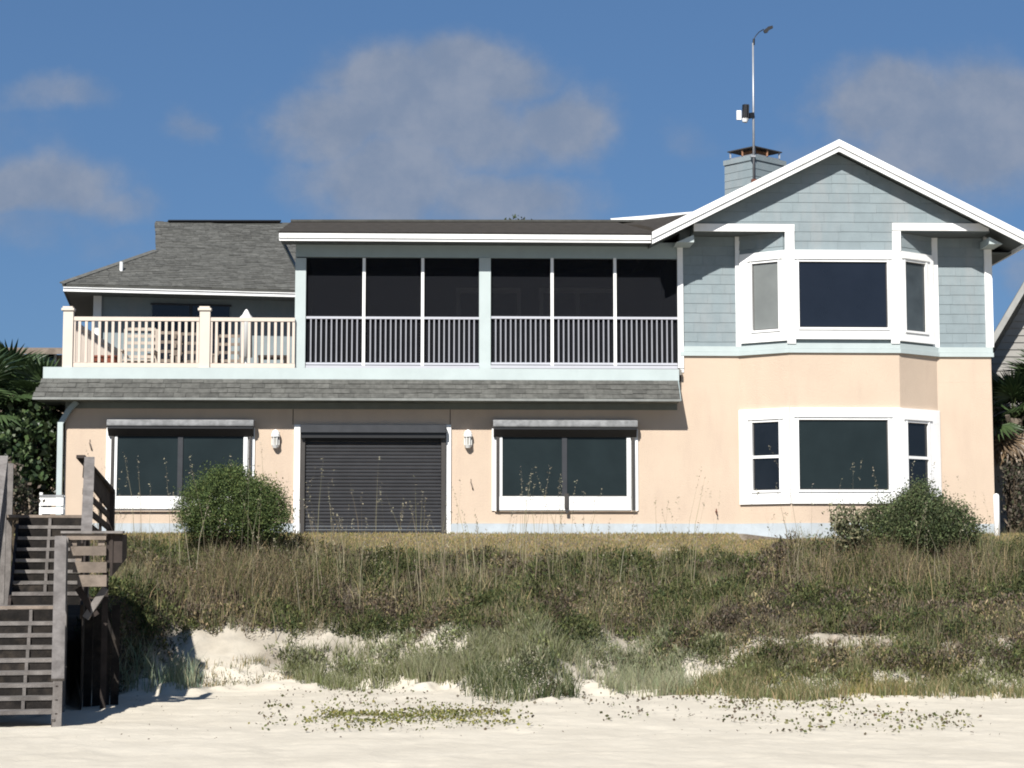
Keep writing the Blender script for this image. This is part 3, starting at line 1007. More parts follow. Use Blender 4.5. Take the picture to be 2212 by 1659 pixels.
# ---- left wing with the dutch gable roof, turned by about eight degrees
TA = math.radians(8)
ex = Vector((math.cos(TA), math.sin(TA), 0)); ey = Vector((-math.sin(TA), math.cos(TA), 0))
O = P(137, 613, 6.0)


def LW(a, b, z):
    return Vector((O.x, O.y, 0)) + ex * a + ey * b + Vector((0, 0, z))


def lbox(a0, a1, b0, b1, z0, z1, mb=None):
    mb = mb or MB()
    return mb.prism([LW(a0, b0, z0), LW(a1, b0, z0), LW(a1, b1, z0), LW(a0, b1, z0)], (0, 0, z1 - z0))


ze = O.z
zeb = P(137, 629, 6.0).z
LEN = 7.0
lbox(0, LEN, -.03, .03, ze - (ze - zeb) * .55, ze).build('eave_board', M['white'], house)
lbox(0, LEN, 0, .04, zeb, ze - (ze - zeb) * .56).build('eave_board', M['white'], house)
lbox(0, .03, .05, 6, zeb, ze).build('eave_board', M['soffit'], house)
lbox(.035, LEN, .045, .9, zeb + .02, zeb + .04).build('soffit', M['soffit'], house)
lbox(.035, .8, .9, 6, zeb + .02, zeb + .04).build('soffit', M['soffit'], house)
aw = (P(201, 650, 6.9).x - O.x)
lbox(.78, LEN, .9, 6, Z_DECK, zeb + .02).build('wing_wall', M['siding'], house)
lbox(.70, .90, .80, .899, Z_DECK, zeb + .019).build('corner_board', M['white'], house)
# sliding door in the shade
pa = P(325, 660, 7.2); pb = P(500, 660, 7.3)
aa = (pa - LW(0, 0, 0)).dot(ex); ab = (pb - LW(0, 0, 0)).dot(ex)
dd = lbox(aa, ab, .85, .895, zeb - .17, zeb - .12)
dr = dd.build('sliding_door', M['dark_box'], house)
lbox(aa + .05, (aa + ab) / 2 - .04, .86, .89, Z_DECK, zeb - .171).build('pane', M['glass_black'], dr)
lbox((aa + ab) / 2 + .04, ab - .05, .86, .89, Z_DECK, zeb - .171).build('pane', M['glass_black'], dr)
lbox((aa + ab) / 2 - .039, (aa + ab) / 2 + .039, .85, .895, Z_DECK, zeb - .171).build('door_stile', M['dark_box'], dr)
# roof plane
rn = (-ey * 0.5 + Vector((0, 0, 1))).normalized()
rp = LW(0, 0, ze)
pE0 = LW(-.03, -.04, ze - .01); pE1 = LW(LEN, -.04, ze - .01)
pH = PP(337, 543, rp, rn); pR0 = PP(335, 479.5, rp, rn); pR1 = PP(660, 481, rp, rn)
MB().prism([pE0, pE1, pR1, pR0, pH], (0, 0, -.06)).build('hip_roof', M['roof_under'], house)
# hip side and the small gable behind
sideB = LW(-.03, 5.5, ze)
MB().add([pE0, pH, pH + ey * 4, sideB], [(0, 1, 2, 3)]).build('hip_side', M['roof_grey'], house)
MB().prism([pH + Vector((.03, .05, -.1)), pR0 + Vector((.03, .05, -.1)), pR0 + ey * 3 + Vector((0.4, 0, -1.3)), pH + ey * 5], (.2, 0, 0)).build('gable_wall', M['siding'], house)
MB().bar(pR0 + ex * .35 + Vector((0, 0, .03)), pR0 + (pR1 - pR0) * .83 + Vector((0, 0, .03)), .3, .035).build('ridge_vent', M['black'], house)
MB().bar(pE0 + rn * .02, pH + rn * .02, .16, .03, up=rn).build('hip_cap', M['roof_grey'], house)
# shingle tabs in roof-plane coordinates: the nearest courses singly, the rest as one part
sl = (ey + Vector((0, 0, .5))).normalized()


def rloc(p):
    d = p - pE0
    return d.dot(ex), d.dot(sl)


hA, hB = rloc(pH); rA, rB = rloc(pR0); r1A, r1B = rloc(pR1)
tabs = MB(); singles = 0
row = 0
ck = .145
while row * ck < rB:
    b0 = row * ck; b1 = b0 + ck + .012
    if b0 < hB: amin = hA * b0 / hB
    else: amin = hA + (rA - hA) * (b0 - hB) / (rB - hB)
    a = amin - rng.random() * .02
    amax = 6.3
    first = True
    while a < amax:
        w = rng.choice((.22, .27, .31, .35)) * (rng.random() if first else 1)
        first = False
        if w > .05:
            h = rng.uniform(.008, .026); e = rng.uniform(-.012, .012)
            bb1 = min(b1, rB)
            def q(a_, b_, o_): return pE0 + ex * a_ + sl * b_ + rn * o_
            vs = [q(a, b0 + e, .001), q(a + w - .006, b0 + e, .001), q(a + w - .006, bb1, .001), q(a, bb1, .001),
                  q(a, b0 + e, h), q(a + w - .006, b0 + e, h), q(a + w - .006, bb1, .004), q(a, bb1, .004)]
            fs = [(4, 5, 6, 7), (0, 1, 5, 4), (1, 2, 6, 5), (3, 0, 4, 7)]
            if row < 12 and singles < 230:
                MB().add(vs, fs).build('hip_roof_shingle', M['roof_grey'], house); singles += 1
            else:
                tabs.add(vs, fs)
        a += w
    row += 1
print('hip tabs', singles, len(tabs.f) // 4)


def random_piece_mat():
    m = material('grey_roof_shingle_field', (0.138, 0.137, 0.124), 0.95, 0.25, 8.0, 0.6, 120)
    T = NT(m.node_tree)
    bs = m.node_tree.nodes['Principled BSDF']
    src = bs.inputs['Base Color'].links[0].from_socket
    geo = T.n('ShaderNodeNewGeometry')
    h = T.n('ShaderNodeHueSaturation')
    T.put(h.inputs['Value'], T.math('ADD', T.math('MULTIPLY', geo.outputs['Random Per Island'], .34), .83))
    T.put(h.inputs['Color'], src)
    T.put(bs.inputs['Base Color'], h.outputs[0])
    return m


tb = tabs.build('roof_shingles', random_piece_mat(), house)
tb['kind'] = 'stuff'
vp = PP(262, 586, rp, rn)
MB().tube([vp, vp + Vector((0, 0, .24))], .045, 10).build('vent_pipe', M['plastic_white'], house)

# ---- open deck railing
YR = -.10


def deck_post(u0, u1):
    m = MB(); boxpx(u0, 670, u1, 796, YR - .06, .13, m)
    o = m.build('deck_post', M['cream_white'], house)
    c = MB()
    boxpx(u0 - 3, 665, u1 + 3, 670, YR - .09, .19, c)
    boxpx(u0, 661.5, u1, 665, YR - .06, .13, c)
    c.build('post_cap', M['cream_white'], o)
    return o


deck_post(135.5, 157)
deck_post(430.5, 453)
rr = MB(); boxpx(157.2, 684.5, 430.3, 693, YR - .03, .07, rr)
deck_rail = rr.build('deck_railing', M['cream'], house)
rr = MB(); boxpx(453.2, 686, 636.8, 694, YR - .03, .07, rr); rr.build('top_rail', M['cream'], deck_rail)
rr = MB(); boxpx(157.2, 784, 430.3, 793, YR - .02, .05, rr); rr.build('bottom_rail', M['cream'], deck_rail)
rr = MB(); boxpx(453.2, 785, 636.8, 794, YR - .02, .05, rr); rr.build('bottom_rail', M['cream'], deck_rail)
zr0 = P(390, 784, YR).z; zr1 = P(390, 693, YR).z
for (a, b) in ((157, 430), (453, 637)):
    n = round((b - a) / 14.4)
    xa, xb = P(a, 735, YR).x, P(b, 735, YR).x
    for i in range(0, n + 1):
        xc = xa + (xb - xa) * (i + .02) / n
        if i == 0: xc = xa + .03
        if i == n: xc = xb - .03
        MB().box(xc - .028, xc + .028, YR - .015, YR + .02, zr0, zr1).build('baluster', M['cream'], deck_rail)
# side railing running back along the left end
xs = P(146, 700, YR).x
MB().box(xs - .03, xs + .03, .03, 6.2, zr1 - .02, zr1 + .08).build('top_rail', M['cream'], deck_rail)
MB().box(xs - .03, xs + .03, .03, 6.2, zr0 - .08, zr0).build('bottom_rail', M['cream'], deck_rail)
for k in range(40):
    y = .15 + k * .15
    MB().box(xs - .02, xs + .02, y - .02, y + .02, zr0, zr1).build('baluster', M['cream'], deck_rail)

# ---- chimney, corner towards the beach
YC = 3.6
cc = P(1630, 330, YC)
cz1 = P(1630, 334, YC).z
lft = P(1566, 345, YC + .72); rgt = P(1695, 350, YC + .72)
zc0 = roofz(cc.x) - .8
fp = [Vector((cc.x, cc.y, 0)), Vector((rgt.x, rgt.y, 0)), Vector((rgt.x + lft.x - cc.x, rgt.y + lft.y - cc.y, 0)), Vector((lft.x, lft.y, 0))]
MB().prism([p + Vector((0, 0, zc0)) for p in fp], (0, 0, cz1 - zc0)).build('chimney', M['siding'], house)
chim = [o for o in house.children if o.name.startswith('chimney')][0]


def ring(f, z0, z1, name, mat, parent):
    c = sum(fp, Vector()) / 4
    pts = [c + (p - c) * f + Vector((0, 0, z0)) for p in fp]
    return MB().prism(pts, (0, 0, z1 - z0)).build(name, mat, parent)


for (A_, B_) in ((fp[3], fp[0]), (fp[0], fp[1])):
    fc = Face((A_.x, A_.y), (B_.x, B_.y))
    shingle_field(-.01, fc.L + .01, zc0 + .2, cz1 - .12, 0.0, [], to3d=face_map(fc), course=.19, wmin=.35, wmax=.8, parent=chim, name='chimney_shingle')
ring(1.06, cz1 - .12, cz1, 'chimney_crown', M['siding'], chim)
ring(.82, cz1, cz1 + .06, 'chimney_flashing', M['steel'], chim)
ring(.42, cz1 + .06, cz1 + .21, 'flue', M['brick'], chim)
c_ = sum(fp, Vector()) / 4
cap = MB()
cp = [c_ + (p - c_) * .92 + Vector((0, 0, cz1 + .235)) for p in fp]
tpx = c_ + Vector((0, 0, cz1 + .33))
cap.add(cp + [tpx] + [p + Vector((0, 0, -.025)) for p in cp], [(0, 1, 4), (1, 2, 4), (2, 3, 4), (3, 0, 4), (5, 6, 1, 0), (6, 7, 2, 1), (7, 8, 3, 2), (8, 5, 0, 3), (8, 7, 6, 5)])
cap.build('chimney_cap', M['rail_dark'], chim)
for t in (0, .5, 1):
    for (A_, B_) in ((fp[3], fp[0]), (fp[0], fp[1])):
        if t == 1 and A_ is fp[3]: continue
        p = c_ + ((A_.lerp(B_, t)) - c_) * .82
        MB().box(p.x - .02, p.x + .02, p.y - .02, p.y + .02, cz1 + .06, cz1 + .235).build('cap_leg', M['brick'] if t == .5 else M['steel'], chim)

# weather station on its mast
ym = YC - .06
mb0 = P(1628.5, 392, ym); mt = P(1626.5, 93, ym)
ws = empty('weather_mast', (mb0.x, mb0.y, mb0.z), 'thin pale weather station mast strapped to the corner of the chimney', 'weather station')
MB().tube([mb0, mb0.lerp(mt, .5), mt], [.030, .027, .022], 8).build('mast', M['steel'], ws, True)
MB().box(mb0.x - .06, mb0.x + .06, ym - .04, ym + .06, mb0.z - .03, mb0.z + .05).build('bracket', M['pink_metal'], ws)
br = P(1628, 338, ym)
MB().box(br.x - .07, br.x + .04, ym - .04, ym + .06, br.z - .02, br.z + .02).build('bracket', M['steel'], ws)
MB().tube([P(1628, 97, ym), P(1628.5, 84, ym)], .028, 8).build('wind_vane_socket', M['black'], ws)
MB().tube([P(1628.5, 84, ym), P(1633, 77, ym), P(1640, 69, ym), P(1650, 63, ym)], .011, 6).build('vane_arm', M['black'], ws)
van = MB()
van.prism([P(1649, 66, ym - .02), P(1652, 71, ym - .02), P(1658, 70, ym - .02), P(1662, 64, ym - .02), P(1670, 60, ym - .02), P(1669, 55, ym - .02), P(1660, 57, ym - .02), P(1655, 61, ym - .02)], (0, .05, 0))
van.build('vane', M['black'], ws)
g0, g1 = P(1611, 227, ym - .1), P(1610, 256, ym - .1)
MB().tube([g0, g1], [.085, .09], 14).build('rain_gauge', M['black'], ws, False)
for dxg in (-.045, 0, .045):
    q = g0 + Vector((dxg, -.075, 0))
    MB().box(q.x - .009, q.x + .009, q.y - .03, q.y, P(1610, 256, ym - .1).z, g0.z).build('fin', M['black'], ws)
g2 = P(1609, 264, ym - .1)
MB().tube([g1, g2], [.088, .06], 14).build('radiation_shield', M['plastic_white'], ws)
a = P(1591, 239, ym - .05); b = P(1601, 259, ym - .05)
MB().box(a.x, b.x, ym - .08, ym - .02, b.z, a.z).build('solar_panel', M['plastic_white'], ws)
MB().bar(P(1619, 250, ym - .04), P(1628, 249, ym), .08, .13).build('arm', M['black'], ws)

# ---- wall lights
lights = []
for i, (u, lab) in enumerate(((596, 'white wall lantern between the left window and the dark roll down shutter'),
                              (1011, 'white wall lantern between the dark roll down shutter and the middle window'))):
    p = P(u, 950, 0)
    s = .01
    wl = empty('wall_lantern', (p.x, 0, p.z), lab, 'wall light', 'white lanterns on the peach wall')
    MB().box(p.x - .07, p.x + .07, -.03, -.002, p.z - .16, p.z + .18).build('back_plate', M['plastic_white'], wl)
    m = MB()
    m.tube([Vector((p.x, -.09, p.z + .06)), Vector((p.x, -.09, p.z + .12)), Vector((p.x, -.09, p.z + .19)), Vector((p.x, -.09, p.z + .215))], [.095, .09, .055, .015], 14)
    m.build('lantern_cap', M['plastic_white'], wl)
    m = MB(); m.tube([Vector((p.x, -.09, p.z - .12)), Vector((p.x, -.09, p.z + .059))], .066, 12)
    m.build('lantern_glass', material('frosted_glass', (0.52, 0.50, 0.45), 0.3, 0.1, 10.0) if i == 0 else bpy.data.materials['frosted_glass'], wl)
    for k in range(6):
        a = k * math.pi / 3
        MB().tube([Vector((p.x + .075 * math.cos(a), -.09 + .075 * math.sin(a), p.z - .13)), Vector((p.x + .075 * math.cos(a), -.09 + .075 * math.sin(a), p.z + .06))], .009, 5).build('cage_bar', M['plastic_white'], wl)
    m = MB(); m.tube([Vector((p.x, -.09, p.z - .185)), Vector((p.x, -.09, p.z - .12))], [.05, .088], 14)
    m.build('lantern_base', M['plastic_white'], wl)

# ------------------------------------------------------------------ things on the deck
def deck_chair(u, Y, w, h, mat, label, slats=4, vertical=False):
    x = P(u, 740, Y).x
    z = Z_DECK
    c = empty('deck_chair', (x, Y, z), label, 'chair')
    d = .55
    for sx in (-1, 1):
        for yy in (0, d):
            hh = h if yy == d else .62
            MB().box(x + sx * w / 2 - .03, x + sx * w / 2 + .03, Y + yy - .03, Y + yy + .03, z, z + hh).build('leg', mat, c)
        MB().box(x + sx * w / 2 - .045, x + sx * w / 2 + .045, Y - .05, Y + d - .031, z + .621, z + .66).build('armrest', mat, c)
    for k in range(slats):
        zz = z + .52 + (h - .56) * k / max(1, slats - 1)
        MB().box(x - w / 2 + .031, x + w / 2 - .031, Y + d - .02, Y + d + .01, zz, zz + .07).build('back_slat', mat, c)
    for k in range(5):
        yy = Y - .02 + k * .105
        MB().box(x - w / 2 + .031, x + w / 2 - .031, yy, yy + .085, z + .40, z + .43).build('seat_slat', mat, c)
    return c


deck_chair(296, 2.2, .72, 1.20, M['wood_pale'], 'pale tan slatted deck chair behind the left half of the cream railing', 5)
deck_chair(352, 3.0, .66, 1.22, M['wood_tan'], 'brown slatted deck chair next to the pale one, left of the cream post', 4)
deck_chair(402, 3.2, .66, 1.22, M['wood_tan'], 'brown slatted deck chair just left of the middle cream post', 4)
deck_chair(492, 3.0, .60, 1.15, M['wood_tan'], 'brown slatted deck chair right of the middle cream post', 4)
# closed umbrella
um_ = P(532, 700, 2.0)
umb = empty('closed_umbrella', (um_.x, 2.0, Z_DECK), 'closed white patio umbrella poking above the cream railing', 'umbrella')
zt = P(532, 668, 2.0).z
MB().tube([Vector((um_.x, 2, zt)), Vector((um_.x, 2, zt - .05)), Vector((um_.x, 2, zt - .13)), Vector((um_.x, 2, zt - .22)), Vector((um_.x, 2, zt - .3)), Vector((um_.x, 2, zt - 1.1))], [.012, .05, .09, .19, .13, .15], 12).build('folded_canopy', M['plastic_white'], umb, True)
MB().tube([Vector((um_.x, 2, Z_DECK + .05)), Vector((um_.x, 2, zt - 1.0))], .022, 8).build('pole', M['plastic_white'], umb)
MB().tube([Vector((um_.x, 2, Z_DECK)), Vector((um_.x, 2, Z_DECK + .05)), Vector((um_.x, 2, Z_DECK + .1))], [.25, .25, .05], 14).build('base', M['dark_box'], umb)
for (u, w, lab) in ((216, .26, 'small terracotta planter at the left end of the deck, leftmost of two'), (242, .26, 'small terracotta planter right of the first, behind the cream balusters')):
    p = P(u, 780, 1.2)
    pl = empty('planter', (p.x, 1.2, Z_DECK), lab, 'planter')
    MB().tube([Vector((p.x, 1.2, Z_DECK)), Vector((p.x, 1.2, Z_DECK + .36))], [.10, .14], 14).build('pot', M['terracotta'], pl)
    MB().tube([Vector((p.x, 1.2, Z_DECK + .361)), Vector((p.x, 1.2, Z_DECK + .40))], [.16, .16], 14).build('rim', M['terracotta'], pl)
p = P(590, 780, 1.2)
tb_ = empty('low_table', (p.x, 1.2, Z_DECK), 'low dark brown table behind the railing beside the porch corner', 'table')
MB().box(p.x - .32, p.x + .32, 1.0, 1.5, Z_DECK + .36, Z_DECK + .41).build('tabletop', M['wood_dark'], tb_)
for sx in (-1, 1):
    for yy in (1.04, 1.46):
        MB().box(p.x + sx * .28 - .03, p.x + sx * .28 + .03, yy - .03, yy + .03, Z_DECK, Z_DECK + .359).build('leg', M['wood_dark'], tb_)

# ------------------------------------------------------------------ dune stairs
SA = math.radians(10.3)
sa = Vector((-math.sin(SA), math.cos(SA), 0)); sr = Vector((math.cos(SA), math.sin(SA), 0))
S0 = P(118, 1545, -15.0); S0.z = 0


def S(s, r, z):
    return S0 + sa * s + sr * r + Vector((0, 0, z))


def zof(v, s, r=-.5):
    p = S(s, r, 0)
    rr_ = ray(90, v)
    t = (p.y - CAM.y) / rr_.y
    return CAM.z + rr_.z * t


st = empty('dune_stairs', tuple(S(0, -.6, 0)), 'weathered grey wooden walkover stairs leading from the beach over the dune', 'stairs')


def sbox(s0, s1, r0, r1, z0, z1, name, mat, parent=st):
    return MB().prism([S(s0, r0, z0), S(s0, r1, z0), S(s1, r1, z0), S(s1, r0, z0)], (0, 0, z1 - z0)).build(name, mat, parent)


levels = []
vl = [1539, 1509, 1481, 1454, 1427, 1399, 1373, 1347]
for i, v in enumerate(vl):
    s = .05 + .27 * i
    z = zof(v - 4, s)
    levels.append((s, z))
    zn = (zof(vl[i + 1] - 4, s + .27) if i < 7 else zof(1309, s + .27)) - .052
    sbox(s - .035, s + .27, -1.75, -.03, z - .05, z, 'tread', M['wood'])
    sbox(s + .25, s + .269, -1.74, -.04, z + .002, zn, 'shade_riser', M['shade_riser'])  # added closed board, its black stands in for the shade behind the treads
    for r_ in (-.42, -1.0):
        sbox(s + .215, s + .249, r_ - .022, r_ + .022, z + .001, zn - .001, 'batten', M['wood'])
s = .05 + .27 * 8
zl = zof(1309, s)
for k in range(6):
    sbox(s + k * .15, s + k * .15 + .14, -1.75, -.01, zl - .045, zl, 'landing_board', M['wood_tan'] if k == 0 else M['wood'])
SL = s
vu = [1283, 1259, 1235, 1211, 1187, 1163, 1139]
for i, v in enumerate(vu):
    s = SL + .62 + .27 * i
    z = zof(v - 4, s)
    levels.append((s, z))
    zn = (zof(vu[i + 1] - 4, s + .27) if i < 6 else zof(1112, s + .27)) - .052
    sbox(s - .035, s + .27, -.72, .26, z - .05, z, 'tread', M['wood'])
    sbox(s + .25, s + .269, -.74, .27, z + .002, zn, 'shade_riser', M['shade_riser'])
    sbox(s + .215, s + .249, -.28, -.236, z + .001, zn - .001, 'batten', M['wood'])
ST = SL + .62 + .27 * 7
zt = zof(1112, ST)
for k in range(14):
    sbox(ST + k * .15, ST + k * .15 + .143, -1.0, .34, zt - .045, zt, 'top_board', M['wood_tan'] if k % 3 == 0 else M['wood'])
# stringers
for r in (-1.78, -.02):
    MB().bar(S(0.0, r, levels[0][1] - .22), S(SL, r, zl - .22), .045, .26).build('stringer', M['wood'], st)
for r in (-.75, .285):
    MB().bar(S(SL + .5, r, zl - .10), S(ST, r, zt - .24), .045, .24).build('stringer', M['wood_dark'], st)
sbox(SL + .60, SL + .62, -.74, .27, zl + .002, levels[8][1] - .052, 'shade_riser', M['shade_riser'])
# added near-black boards for the shade below the landing and the walkway
for k in range(4):
    r0_ = .32 + k * .135
    q = S(SL + 1.5, r0_, 0)
    zg_ = float(ground_z(q.x, q.y)) - .05
    sbox(SL + 1.5 + .01 * (k % 2), SL + 1.52 + .01 * (k % 2), r0_, r0_ + .125, zg_, zl - .02 - .05 * (k % 3), 'shade_board', M['shade_riser'])
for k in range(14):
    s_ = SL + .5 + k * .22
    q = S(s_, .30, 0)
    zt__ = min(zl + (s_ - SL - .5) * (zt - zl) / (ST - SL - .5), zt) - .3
    sbox(s_, s_ + .20, .29, .31, float(ground_z(q.x, q.y)) - .1, zt__, 'shade_board', M['shade_riser'])
# posts
def post(s, r, z0, z1, w=.09, mat='wood'):
    sbox(s - w / 2, s + w / 2, r - w / 2, r + w / 2, z0, z1, 'post', M[mat])


zrA = zof(1469, 0.0)        # lower end of the lower handrail
zrB = zof(1160, SL)         # its top
post(0.02, 0.03, -.1, zrA - .02, .12)
post(0.02, -1.8, -.1, zrA - .02, .12)
post(SL, .03, -.1, zrB, .10)
post(SL + .55, .62, -.1, zrB - .5, .09, 'wood_dark')
post(SL + .9, .03, -.1, zl, .10)
post(SL + .9, -1.7, -.1, zl + .9, .10)
rA = zof(988, ST)
post(ST + .03, .30, -.1, rA, .10, 'wood_dark')
post(ST + .03, -.98, -.1, rA, .10)
post(ST + 1.9, -.98, .0, rA, .10)
post(ST + 1.9, .3, .0, zt, .10)
# handrails: wide boards laid flat on the slope
MB().bar(S(-.05, .03, zrA), S(SL, -.03, zrB), .165, .045, up=(0, 0, 1)).build('handrail', M['wood'], st)
MB().bar(S(-.05, -1.8, zrA), S(SL, -1.8, zrB), .15, .045).build('handrail', M['wood'], st)
MB().bar(S(SL + .35, .33, zrB + .02), S(ST + .02, .33, rA + .0), .16, .045).build('handrail', M['wood'], st)
MB().bar(S(SL + .35, -1.0, zrB + .02), S(ST + .02, -1.0, rA + .0), .15, .045).build('handrail', M['wood'], st)
# mid rails below the handrails
for off in (-.14, -.32, -.50, -.68):
    MB().bar(S(.0, .02, zrA + off), S(SL, .0, zrB + off), .03, .15).build('side_rail', M['wood_dark'], st)
    MB().bar(S(SL + .35, .27, zrB + off), S(ST + .02, .27, rA + off), .03, .13).build('side_rail', M['wood_dark'], st)
    MB().bar(S(SL + .35, -.94, zrB + off), S(ST + .02, -.94, rA + off), .03, .13).build('side_rail', M['wood'], st)
# cap and planks of the landing rail
yl = S(SL, .5, 0).y
def plank(u0, v0, u1, v1, mat='wood_tan', dy=0.0):
    boxpx(u0, v0, u1, v1, yl - .06 + dy, .04).build('rail_plank', M[mat], st)


boxpx(131, 1147, 265, 1152, yl - .10, .16).build('rail_cap', M['wood'], st)
plank(133, 1153, 229, 1166)
plank(151, 1180, 229, 1200, dy=.004)
plank(157, 1214, 230, 1237)
plank(167, 1242, 230, 1267, dy=.004)
plank(153, 1167, 166, 1179, dy=.05); plank(212, 1167, 226, 1179, 'wood_tan', .05)
plank(163, 1201, 176, 1213, 'wood_tan', .05)
x_r = P(230, 1200, yl).x
z_a, z_b = P(230, 1153, yl).z, P(230, 1262, yl).z
MB().prism([(x_r + .05, yl, z_a), (x_r + .10, yl + .9, z_a), (x_r + .10, yl + .9, z_a - .35), (x_r + .05, yl, z_b + .12)], (.04, 0, 0)).build('side_panel', M['wood_dark'], st)
MB().box(x_r, P(264, 1160, yl).x, yl + .02, yl + .06, z_a - .42, z_a).build('side_panel', M['wood_dark'], st)
MB().bar(P(168, 1270, yl + .1), P(208, 1330, yl + .15), .04, .10).build('brace', M['wood_dark'], st)
MB().bar(P(228, 1270, yl + .1), P(185, 1335, yl + .15), .04, .10).build('brace', M['wood'], st)
# rail of the landward flight
pa = P(174, 986, S(ST, .3, 0).y); pb = P(240, 1062, pa.y + 2.1)
bt = MB()
dn = (pb - pa)
bt.bar(pa, pb, .14, .05)
bt.build('handrail', M['wood_dark'], st)
for k, (o1, o2, hgt) in enumerate(((-.18, -.18, .30), (-.55, -.42, .10), (-.80, -.62, .10), (-1.02, -.84, .09))):
    MB().bar(pa + Vector((.05, .05, o1)), pb + Vector((-.02, 0, o2)), .035, hgt).build('side_rail', M['wood_dark'], st)
MB().box(pb.x - .06, pb.x + .06, pb.y - .05, pb.y + .07, pb.z - 1.3, pb.z).build('post', M['wood_dark'], st)
for t in (.33, .66):
    c = pa.lerp(pb, t)
    MB().box(c.x - .02, c.x + .02, c.y - .04, c.y + .04, c.z - 1.1, c.z - .2).build('picket', M['wood_dark'], st)

# white bench by the downspout
b0 = P(86, 1080, -2.2); b1 = P(137, 1080, -2.2)
bz = [P(100, v, -2.2).z for v in (1070, 1075, 1092, 1096, 1110, 1128)]
ben = empty('garden_bench', ((b0.x + b1.x) / 2, -2.2, bz[5]), 'white plank garden bench beside the downspout at the left house corner', 'bench')
MB().box(b0.x, b1.x, -2.2, -2.16, bz[2], bz[1]).build('back_board', M['plastic_white'], ben)
MB().box(b0.x + .03, b1.x, -2.2, -2.16, bz[4], bz[3]).build('back_board', M['plastic_white'], ben)
MB().box(b0.x - .02, b0.x + .04, -2.15, -2.08, bz[5] - .3, bz[0] + .06).build('leg', M['plastic_white'], ben)
MB().box(b1.x - .04, b1.x + .02, -2.15, -2.08, bz[5] - .3, bz[0]).build('leg', M['plastic_white'], ben)
MB().box(b0.x, b1.x, -2.15, -1.7, bz[4] - .06, bz[4] - .03).build('seat', M['plastic_white'], ben)
MB().box(b0.x - .01, b1.x, -2.21, -2.15, bz[1] + .01, bz[0] + .01).build('top_board', M['shutter_box'], ben)

# white post at the right corner
p = P(2153, 1110, -.4)
zt_ = P(2153, 1066, -.4).z
wp = MB(); wp.tube([(p.x, -.4, 2.2), (p.x, -.4, zt_ - .06), (p.x, -.4, zt_ - .02), (p.x, -.4, zt_)], [.065, .065, .05, .015], 12)
tag(wp.build('pipe_post', M['plastic_white'], None, True), 'short round topped white pipe post at the right corner of the house', 'post')

# ------------------------------------------------------------------ neighbours
nh = empty('neighbour_house', (14.5, 6, 2.8), 'grey lap sided neighbouring house with a steep gable at the right edge', 'house')
YN = 4.0
r0 = P(2100, 808, YN); r1 = P(2212, 618, YN)
sln = (r1.z - r0.z) / (r1.x - r0.x)
xR = r1.x + 2.2; zR = r1.z + sln * 2.2
MB().prism([(r0.x + .25, YN + .65, 2.6), (xR, YN + .65, 2.6), (xR, YN + .65, zR - .2), (r0.x + .25, YN + .65, r0.z + sln * .25 - .2)], (3.6, 6, 0)).build('wall', M['siding_n'], nh)
MB().prism([(r0.x - .3, YN, r0.z - sln * .3), (xR, YN, zR), (xR, YN, zR + .12), (r0.x - .3, YN, r0.z - sln * .3 + .12)], (4.2, 7, 0)).build('roof', M['roof_grey'], nh)
MB().prism([(r0.x - .3, YN - .03, r0.z - sln * .3 - .16), (xR, YN - .03, zR - .16), (xR, YN - .03, zR + .1), (r0.x - .3, YN - .03, r0.z - sln * .3 + .1)], (0, .03, 0)).build('rake_board', material('grey_rake_paint', (.44, .44, .42), .7), nh)
z = 3.0
k = 0
while z < zR - .4:
    xl = max(r0.x + .25, r0.x + (z + .2 - r0.z + .25) / sln)
    if xl < xR - .3:
        MB().prism([(xl, YN + .65, z), (xl, YN + .615, z), (xl, YN + .64, z + .17), (xl, YN + .65, z + .17)], (xR - xl, 0, 0)).build('siding_board', M['siding_n'], nh)
    z += .175
nl = empty('neighbour_house', (-16, 10, 2.8), 'tan neighbouring house with a brown roof behind the left palms', 'house')
a = P(-200, 742, 12.0); b = P(175, 742, 12.0)
MB().box(a.x, b.x, 12, 18, 2.5, a.z - .3).build('wall', M['tan_wall'], nl)
MB().prism([(a.x - .3, 11.4, a.z - .35), (b.x + .1, 11.4, a.z - .35), (b.x + .1, 15, a.z + .1), (a.x - .3, 15, a.z + .1)], (0, 0, .15)).build('roof', M['wood_tan'], nl)
for uu in (20, 90):
    q = P(uu, 800, 11.95)
    f_ = MB().box(q.x - .4, q.x + .4, 11.93, 11.99, q.z - .5, q.z + .5).build('window', M['white'], nl)
    MB().box(q.x - .34, q.x + .34, 11.90, 11.929, q.z - .44, q.z + .44).build('pane', M['glass_black'], f_)

# ------------------------------------------------------------------ vegetation
def tri_mesh(name, V, Fidx, tint, mat, parent=None):
    """V (n,3), Fidx (m,3), tint (n,3)"""
    me = bpy.data.meshes.new(name)
    n = len(V); m = len(Fidx)
    me.vertices.add(n); me.vertices.foreach_set('co', V.astype(np.float32).ravel())
    me.loops.add(3 * m); me.loops.foreach_set('vertex_index', Fidx.astype(np.int32).ravel())
    me.polygons.add(m); me.polygons.foreach_set('loop_start', np.arange(0, 3 * m, 3, dtype=np.int32))
    me.update()
    at = me.attributes.new('tint', 'FLOAT_COLOR', 'POINT')
    c = np.concatenate([tint, np.ones((n, 1))], 1).astype(np.float32)
    at.data.foreach_set('color', c.ravel())
    me.materials.append(mat)
    o = bpy.data.objects.new(name, me)
    COL.objects.link(o)
    if parent is not None:
        o.parent = parent
        o.location = -parent.location
    return o


VEG = 0.84


def palette(n, cols, var=.25):
    cols = np.array(cols)
    c = cols[nr.integers(0, len(cols), n)] * VEG
    return c * (1 + nr.uniform(-var, var, (n, 1))) * (1 + nr.uniform(-.06, .06, (n, 3)))


